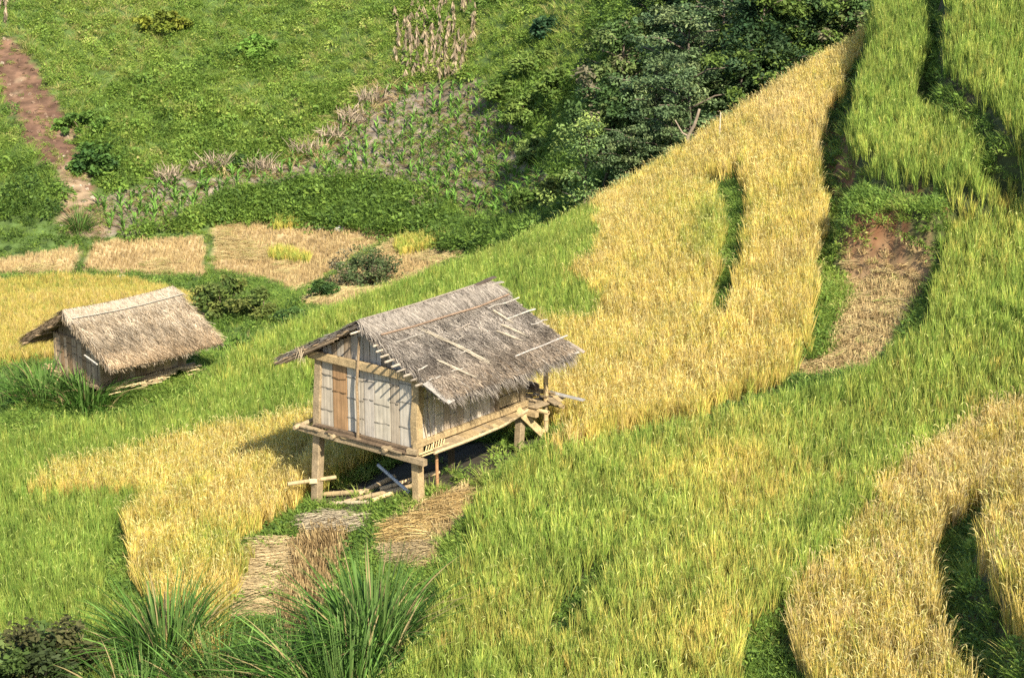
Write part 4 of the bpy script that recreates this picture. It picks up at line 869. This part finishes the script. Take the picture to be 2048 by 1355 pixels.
tree(1300, 215, 6.5, 'layer', 'feathery tree in the middle of the wood above its lower boughs', 86, 110)
tree(1205, 250, 6.0, 'broad', 'leafy tree just below the brown tipped tree', 86, 112)
tree(1395, 215, 6.5, 'layer', 'spreading grey green tree over the forked bare trunk', 84, 106)
tree(1330, 300, 5.0, 'layer', 'low feathery tree touching the crest of golden rice', 76, 98)
tree(1250, 320, 5.0, 'layer', 'feathery tree between the slim pale trunks and the golden crest', 78, 100)
tree(1165, 320, 6.0, 'thin', 'slim pale green tree with two thin trunks beside the dark hollow', 80, 100)
tree(1450, 65, 7.0, 'layer', 'tall grey green tree near the top edge left of the dark trees', 88, 112)
tree(1470, 165, 6.0, 'dark', 'dark green tree with bright leaf clusters behind the golden crest', 82, 104)
tree(1545, 60, 7.0, 'dark', 'dark tree at the top edge between the grey green and the twiggy tree', 84, 106)
tree(1560, 145, 5.0, 'dark', 'low dark tree behind the upper golden crest', 78, 96)
tree(1625, 55, 6.0, 'dark', 'twiggy dark tree close to the top of the golden slope', 78, 96)
tree(1690, 10, 6.0, 'broad', 'olive tree at the top edge beside the green rice strip', 76, 96)
tree(1400, -30, 7.0, 'dark', 'dark tree cut by the top edge behind the grey green tree', 100, 122)
tree(1300, 10, 6.0, 'dark', 'dark tree at the top edge above the brown tipped tree', 104, 124)
tree(1640, -60, 6.5, 'dark', 'dark tree mostly above the top edge by the olive tree', 84, 104)
def sapling(p0, p1, r, label, Y, pts=None, crown=None):
    P_ = [np.array(at(px, py, Y)) for px, py in pts]; o = P_[0].copy(); mb = MB(); mb.pole([q-o for q in P_], r, (.22, .175, .125), n=6, r2=r*.6)
    t = empty('bare_tree', o, 0, label=label, cat='tree'); mb.build('trunk', M_bark, t, True); return t, o
t, o = sapling(0, 0, .085, 'bare forked pale trunk standing against the dark wood', 74, [(1376, 310), (1376, 272), (1388, 252), (1394, 235), (1399, 218)])
mb = MB(); mb.pole([np.array(at(1376, 272, 74))-o, np.array(at(1365, 266, 74))-o, np.array(at(1350, 240, 74))-o], .04, (.30, .24, .18), n=6, r2=.02); mb.build('limb', M_bark, t)
sapling(0, 0, .05, 'thin bare white stem at the top edge of the far hill', 134, [(1103, 44), (1105, 15), (1108, -30)])
mb = MB(); a = hit(1438, 300); mb.pole([a-a, np.array((.02, 0, 1.25))], .018, (.52, .45, .36), n=6); tag(mb.build('stake', M_wood, loc=a), 'thin grey stake standing in the golden rice near the crest', 'stake')

def bush(px, py, h, w_, kind, label, name='bush', fn=zT, y0=20, y1=170, n=34, leaf=.12, pal=None, group=None, per=75, sink=.1):
    a = hit(px, py, fn, y0, y1); pal = pal or [(.05, .10, .03), (.075, .14, .035), (.10, .17, .045)]
    cen = []; rad = []
    mb = MB()
    for i in range(n):
        th = R.uniform(0, 6.28); q = math.sqrt(R.random())*.85; z = h*(1-q*q*.7)*R.uniform(.25, .92); c = np.array((math.cos(th)*q*w_, math.sin(th)*q*w_, z)); cen.append(c); rad.append(R.uniform(.14, .26)*(h+w_)*.5)
        if i % 3 == 0: mb.pole([(0, 0, -.2), c*.5+np.array((0, 0, .05)), c], .022*h, (.2, .15, .1), n=5, r2=.006*h)
    t = empty(name, a-np.array((0, 0, sink)), 0, label=label, cat='bush', group=group)
    mb.build('stems', M_bark, t); link('foliage', mesh_from('foliage', *leafy(cen, rad, per, leaf, pal, .75, .8), M_leaf), t); return t
bush(728, 575, 3.0, 2.3, 0, 'large round dark bush behind the rice crest below the stubble plots', y0=63, n=60, leaf=.15, pal=[(.09, .13, .05), (.13, .17, .065), (.07, .10, .04), (.17, .15, .09)])
bush(650, 598, 1.3, 1.0, 0, 'small dark bush left of the large round one', y0=62, leaf=.14)
bush(445, 640, 2.7, 1.9, 0, 'leafy yellow green bush behind the small thatched hut', y0=60, n=46, leaf=.2, pal=[(.12, .16, .04), (.17, .20, .05), (.08, .12, .03), (.17, .19, .05)])
bush(525, 640, 2.0, 1.1, 0, 'open yellow green bush with raised twigs right of the small hut', y0=60, n=26, leaf=.18, pal=[(.12, .16, .04), (.17, .20, .05), (.09, .13, .03)])
bush(585, 640, .7, 1.3, 0, 'low green bush under the valley path', y0=60, leaf=.16)
bush(70, 1420, 2.0, 1.5, 0, 'dark bush with narrow leaves and reddish stems in the bottom left corner', y0=20, n=70, leaf=.13, pal=[(.075, .12, .03), (.12, .16, .045), (.05, .07, .025), (.10, .10, .04)], per=130)
bush(190, 350, 2.6, 1.6, 0, 'tall dark green shrub beside the bare earth slip', y0=90, n=40, leaf=.3, pal=[(.07, .14, .03), (.11, .20, .04), (.05, .11, .03)])
bush(165, 262, 1.5, 2.0, 0, 'leafy shrub overhanging the upper earth slip', y0=90, leaf=.3, n=26, pal=[(.08, .15, .03), (.12, .21, .04)])
bush(515, 110, 1.5, 1.8, 0, 'bright large leaved shrub in the middle of the far hill', y0=90, n=26, leaf=.45, pal=[(.12, .24, .04), (.16, .28, .05)])
bush(320, 60, 1.6, 2.6, 0, 'yellow green shrub near the top of the far hill', y0=90, n=30, leaf=.3, pal=[(.20, .22, .03), (.16, .2, .03)])
bush(1095, 75, 1.7, 1.3, 0, 'dark blue green shrub with big leaves on the far hill below the white stem', y0=90, n=26, leaf=.42, pal=[(.04, .09, .04), (.06, .12, .05)])
bush(1055, 245, 1.8, 2.0, 0, 'bright green shrub at the right edge of the maize plot', y0=80, n=50, leaf=.22, pal=[(.13, .20, .045), (.17, .24, .055)])
bush(1070, 325, 1.7, 1.6, 0, 'pale green shrub between the maize plot and the slim tree', y0=80, n=44, leaf=.2, pal=[(.14, .21, .06), (.19, .26, .07)])
bush(1015, 200, 1.5, 1.6, 0, 'dark shrub leaning over the upper corner of the maize plot', y0=80, n=40, leaf=.25, pal=[(.12, .19, .04), (.16, .23, .05)])
bush(1075, 140, 1.5, 2.0, 0, 'leafy green shrub below the dark blue green one at the edge of the wood', y0=80, n=44, leaf=.24, pal=[(.14, .21, .045), (.19, .26, .06)])
bush(1125, 190, 1.9, 1.8, 0, 'mid green shrub filling the gap under the brown tipped tree', y0=80, n=44, leaf=.24, pal=[(.12, .19, .04), (.16, .23, .05)])
bush(1130, 410, 2.0, 1.8, 0, 'olive shrub at the foot of the slim trees above the dark hollow', y0=70, n=44, leaf=.2, pal=[(.12, .17, .04), (.16, .2, .05)])
bush(1060, 420, 1.5, 1.5, 0, 'green shrub at the low right corner of the maize plot', y0=70, n=34, leaf=.2, pal=[(.09, .15, .03), (.12, .18, .04)])
bush(480, 335, 1.0, .8, 0, 'small round dark shrub above the maize plot', y0=90, n=20, leaf=.25)

# tall dark grass clumps
def grass_clump(px, py, n, h, spread, label, y0=18, y1=90, fn=zT, arch=(.25, .8)):
    a = hit(px, py, fn, y0, y1); d, o, s = rnd_dirs(n, 3, 38); L = R.uniform(.55, 1.1, n)*h; cp = np.array([(.035, .085, .015), (.06, .135, .02), (.085, .18, .03), (.14, .25, .055)])
    p = o*(np.sqrt(R.random(n))*spread)[:, None]+R.normal(0, .05, (n, 3)); p[:, 2] = R.uniform(-.1, .25, n); ar = R.uniform(*arch, n)*L*np.where(R.random(n) < .2, 1.8, 1)
    V, Q, C = blades(p, d, rot_side(s, d, .9), L, R.uniform(.02, .042, n), o*(ar*.7)[:, None]-np.array((0, 0, 1))*(ar*.6)[:, None], cp[R.integers(0, 4, n)]*R.uniform(.6, 1.3, n)[:, None], 6, [.5, .9, 1, .95, .75, .45, .05])
    dead = R.random(n) < .09; C = np.where(np.repeat(dead, 14)[:, None], np.array((.33, .26, .12)), C)
    m = n//8; d, o, s = rnd_dirs(m, 2, 16); V2 = blades(o*R.uniform(0, spread, (m, 1)), d, s, R.uniform(.6, .95, m)*h, .03, o*.1, np.array((.12, .2, .05))*R.uniform(.8, 1.2, m)[:, None], 3, [1, 1, .8, .5])
    return tag(link('tall_grass', mesh_from('tall_grass', *joinm((V, Q, C), V2), M_leaf), loc=a), label, 'grass clump', 'tall grass clumps')
grass_clump(335, 1345, 460, 2.1, .6, 'tall dark grass clump in front of the golden rice at lower left')
grass_clump(450, 1420, 340, 1.6, .8, 'low arching grass clump at the bottom edge between two taller clumps')
grass_clump(575, 1400, 420, 1.55, .7, 'dense tall grass clump in front of the wet stubble')
grass_clump(745, 1330, 560, 2.3, .6, 'biggest tall grass clump with long arching blades in the foreground')
grass_clump(700, 1420, 420, 1.9, .9, 'dark grass clump cut by the bottom edge under the biggest clump')
grass_clump(285, 1440, 300, 1.5, .7, 'short grass clump beside the dark corner bush at the bottom edge')
grass_clump(20, 815, 420, 1.7, 1.0, 'tall dark grass clump at the left edge beside the small hut', y0=45)
grass_clump(90, 800, 360, 1.3, .8, 'dark grass clump at the front corner of the small hut', y0=45)
grass_clump(170, 812, 380, 1.25, .9, 'grass clump directly before the small hut front wall', y0=45)
grass_clump(425, 712, 380, 1.3, .9, 'dark grass clump at the far end of the small hut', y0=45)
grass_clump(490, 680, 280, 1.1, .8, 'grass clump on the crest right of the small hut', y0=45)
grass_clump(160, 465, 170, 2.2, .5, 'spiky blade leaved plant at the foot of the earth slip', y0=90, y1=140)

# cut rice laid out to dry
def straw_mat(poly, yaw, label, tone, y=None, nper=900):
    pc = np.mean(poly, 0); a = hit(*pc); W_ = [hit(*p)[:2] for p in poly]; W_ = np.array(W_); lo, hi = W_.min(0), W_.max(0); p = R.uniform(lo, hi, (12000, 2)); p = p[pip(p[:, 0], p[:, 1], W_)]; p = p[:nper*2]; n = len(p)
    th = R.normal(yaw, .42, n); d = np.stack([np.cos(th), np.sin(th), R.uniform(-.05, .15, n)], 1); L = R.uniform(.35, .8, n); z = zT(p[:, 0], p[:, 1])
    b = np.stack([p[:, 0], p[:, 1], z+R.uniform(.03, .16, n)], 1)-d*(L*.5)[:, None]-a; s = unit(np.cross(d, (0, 0, 1)))
    V, Q, C = blades(b, unit(d), rot_side(s, d, 1.), L, R.uniform(.008, .015, n), np.stack([0*z, R.normal(0, .05, n), -R.uniform(.02, .12, n)], 1), np.array(tone)*np.array((.76, .71, .63))*R.uniform(.6, 1.25, n)[:, None], 3, [.8, 1, .9, .5])
    return tag(link('cut_straw', mesh_from('cut_straw', V, Q, C, M_dry), loc=a), label, 'straw')
straw_mat([(515, 1090), (590, 1088), (575, 1130), (560, 1195), (480, 1200), (500, 1130)], .3, 'thick mat of pale cut straw along the golden rice edge', (.66, .55, .34), nper=2600)
straw_mat([(490, 1210), (555, 1208), (560, 1240), (480, 1245)], .3, 'small mat of pale straw behind the low grass clumps', (.60, .49, .29), nper=700)
straw_mat([(615, 1040), (665, 1030), (735, 1038), (728, 1060), (660, 1062), (610, 1062)], .2, 'whitish straw heaped on the bank below the left stilts', (.62, .56, .44), nper=800)
straw_mat([(775, 1055), (850, 1030), (880, 1045), (870, 1085), (780, 1092)], .6, 'yellow straw swathe on the stubble right of the stilted hut', (.58, .44, .20), nper=900)
straw_mat([(860, 1010), (945, 990), (945, 1030), (885, 1050)], .7, 'yellow straw swathe nearest the green rice wall', (.56, .42, .2), nper=800)
straw_mat([(770, 1098), (880, 1090), (860, 1125), (790, 1128)], .4, 'greyish straw swathe at the bottom of the small stubble plot', (.50, .42, .27), nper=700)

# ------------------------------------------------------------------ crops of the far hill
def maize():
    n = 7; d, o, s = rnd_dirs(n, 10, 38); L = R.uniform(.32, .6, n); p = np.zeros((n, 3)); p[:, 2] = R.uniform(.05, .4, n)
    lf = blades(p, d, s, L, R.uniform(.06, .09, n), o*(L*.5)[:, None]-np.array((0, 0, 1))*(L*.35)[:, None], np.array((.16, .31, .055))*R.uniform(.7, 1.3, n)[:, None], 4, [.6, 1, .9, .6, .1])
    st = blades(np.zeros((2, 3)), np.tile((0., 0, 1), (2, 1)), np.array([(1., 0, 0), (0, 1., 0)]), .55, .045, np.zeros(3), np.tile((.10, .17, .05), (2, 1)), 2, [1, .9, .5]); return joinm(lf, st)
MZ = [mesh_from('maize_plant', *maize(), M_leaf) for _ in range(5)]
x, y = jgrid(-40, 10, 90, 135, .62, .3); z = zF(x, y); a, b = proj(x, y, z); ins = pip(a, b, [(q[0]*.985+10, q[1]) for q in CORN])
dens = .75+.8*blob(a, b, 930, 320, 170, 90, 1)+.6*blob(a, b, 350, 410, 150, 30, 1)+.3*blob(a, b, 700, 330, 120, 40, 1)
k = ins & (R.random(len(x)) < dens); x, y, z = x[k], y[k], z[k]; o_ = np.argsort(y); x, y, z = x[o_], y[o_], z[o_]
print('maize', len(x))
for i in range(min(300, len(x))):
    m_ = link('maize_plant', MZ[i % 5], None, (x[i], y[i], z[i]), (0, 0, R.uniform(0, 6.28))); sc_ = R.uniform(1.0, 1.65); m_.scale = (sc_, sc_, sc_); tag(m_, 'young green maize plant growing on the grey bare plot of the far hill', 'maize plant', 'young maize plants on the grey plot')
if len(x) > 300:
    vs, qs, cs, n0 = [], [], [], 0
    for i in range(300, len(x)):
        v, q, c = maize(); v = v*R.uniform(.95, 1.6)+np.array((x[i], y[i], z[i])); vs.append(v); qs.append(q+n0); cs.append(c); n0 += len(v)
    tag(link('maize_rows', mesh_from('maize_rows', np.concatenate(vs), np.concatenate(qs), np.concatenate(cs), M_leaf)), 'rows of young maize farther up the grey plot', 'maize rows', None, 'stuff')
k = R.random(len(x)) < .0
def beans(m):
    g = ins
# broad leaved beans between the maize
x2, y2 = jgrid(-40, 10, 90, 135, .6, .4); z2 = zF(x2, y2); a2, b2 = proj(x2, y2, z2); g = pip(a2, b2, CORN) & (R.random(len(x2)) < .4+.9*blob(a2, b2, 920, 320, 160, 80, 1)+.25*blob(a2, b2, 350, 410, 150, 25, 1))
scatter('ground_crop', 'weed', np.stack([x2, y2, z2], 1)[g], tint3(np.full(g.sum(), .62), amp=.12), R.uniform(1.0, 2.0, g.sum()), 'low leafy crop between the maize plants of the grey plot', tilt=.2)
def drystalk():
    h = R.uniform(.85, 1.25); n = 12; d, o, s = rnd_dirs(n, 150, 177); p = np.zeros((n, 3)); p[:, 2] = np.sort(R.uniform(.35, 1, n))*h; L = R.uniform(.25, .6, n)
    lf = blades(p, d, rot_side(s, d, 1.3), L, R.uniform(.09, .16, n), o*.05, np.array((.36, .28, .19))*R.uniform(.45, 1.3, n)[:, None], 3, [.5, 1, .9, .3])
    st = blades(np.zeros((2, 3)), np.tile((.03, .02, 1), (2, 1)), np.array([(1., 0, 0), (0, 1., 0)]), h, .05, np.zeros(3), np.tile((.30, .235, .15), (2, 1)), 2, [1, .9, .6]); return joinm(lf, st)
DS = [mesh_from('dry_maize_stalk', *drystalk(), M_dry) for _ in range(6)]
cols = [(796, 50, 130), (810, 60, 160), (824, 25, 165), (838, 20, 165), (851, 20, 165), (866, 30, 168), (880, 20, 168), (896, 60, 168), (910, 30, 168), (925, 100, 168), (946, 35, 90), (815, 140, 168), (875, -20, 10), (895, -30, 12), (926, -30, 30), (938, -25, 25), (953, -25, 15), (5, -10, 20), (28, -20, 15), (14, 5, 50)]
for cx, y0_, y1_ in cols:
    yy = y0_
    while yy <= y1_:
        a_ = hit(cx+R.normal(0, 3), yy+R.normal(0, 3), zF, 80, 190); m_ = link('dry_maize_stalk', DS[R.integers(6)], None, a_, (R.normal(0, .06), R.normal(0, .06), R.uniform(0, 6.28))); tag(m_, 'dry tan maize stalk with hanging leaves standing in rows on the far hill', 'maize stalk', 'dry maize stalks on the far hill'); yy += R.uniform(9, 15)
def heap(px, py, w_, h_, label):
    a_ = hit(px, py, zF, 80, 190); n = 170; th = R.uniform(0, 6.28, n); o = np.stack([np.cos(th), np.sin(th), 0*th], 1); p = o*(np.sqrt(R.random(n))*w_)[:, None]; p[:, 2] = R.uniform(0, .3, n)*h_; d = unit(-o*R.uniform(-.2, .4, n)[:, None]+R.normal(0, .45, (n, 3))+np.array((0, 0, .9)))
    s = unit(np.cross(d, R.normal(0, 1, (n, 3)))); V, Q, C = blades(p, d, s, R.uniform(.25, .9, n)**1.2*h_, R.uniform(.03, .09, n), o*R.uniform(0, .3, (n, 1))-np.array((0, 0, .12)), np.array((.38, .30, .22))*R.uniform(.5, 1.3, n)[:, None], 2, [.7, 1, .3])
    tag(link('dry_stalk_heap', mesh_from('dry_stalk_heap', V, Q, C, M_dry), loc=a_), label, 'stalk heap', 'dry stalk heaps along the maize plot')
for px, py, w_, h_, lab in ((335, 365, .7, 1.5, 'thin dry stalk heap at the left end of the row above the maize'), (395, 345, .5, 1.0, 'small low dry stalk heap between two thin pale ones'), (432, 340, .8, 1.6, 'tall pointed dry stalk heap above the middle of the maize strip'), (517, 345, .9, 1.5, 'broad dry stalk heap right of the tall pointed one'), (548, 345, .6, .9, 'low dry stalk heap leaning on the broad one'),
    (615, 305, 1.2, 1.3, 'wide pale dry stalk heap at the bend of the maize plot'), (672, 275, 1.1, 1.2, 'dry stalk heap just right of the bend in the maize plot'), (712, 245, 1.2, 1.5, 'large pale dry stalk heap on the slope up to the tan stalk rows'), (745, 205, 1.0, 1.3, 'dry stalk heap nearest the tan stalk rows'), (850, 410, 1.1, .8, 'flat dry stalk heap at the end of the dark shrub belt')):
    heap(px, py, w_, h_, lab)
for px, py, r_, lab in ((683, 458, .35, 'pale boulder at the foot of the dark shrub belt'), (236, 556, .22, 'small white stone in the grass bank behind the golden valley field'), (243, 553, .18, 'smaller white stone beside the one in the grass bank'), (640, 456, .22, 'flat grey stone at the edge of the valley stubble')):
    a_ = hit(px, py, zF, 80, 190); n = 60; u_ = unit(R.normal(0, 1, (n, 3)))
    import bmesh
    bm = bmesh.new(); bmesh.ops.create_icosphere(bm, subdivisions=2, radius=r_)
    for v_ in bm.verts: v_.co = Vector((v_.co.x*1.3, v_.co.y, v_.co.z*.7))*(1+.25*(float(N1(v_.co.x*9+px, v_.co.y*9+v_.co.z*7, 1))-.5))
    me = bpy.data.meshes.new('stone'); bm.to_mesh(me); bm.free(); c = me.attributes.new('Col', 'FLOAT_COLOR', 'POINT'); c.data.foreach_set('color', np.tile((.55, .53, .5, 1), (len(me.vertices), 1)).astype(np.float32).ravel()); me.materials.append(M_ground)
    tag(link('stone', me, None, a_), lab, 'stone')
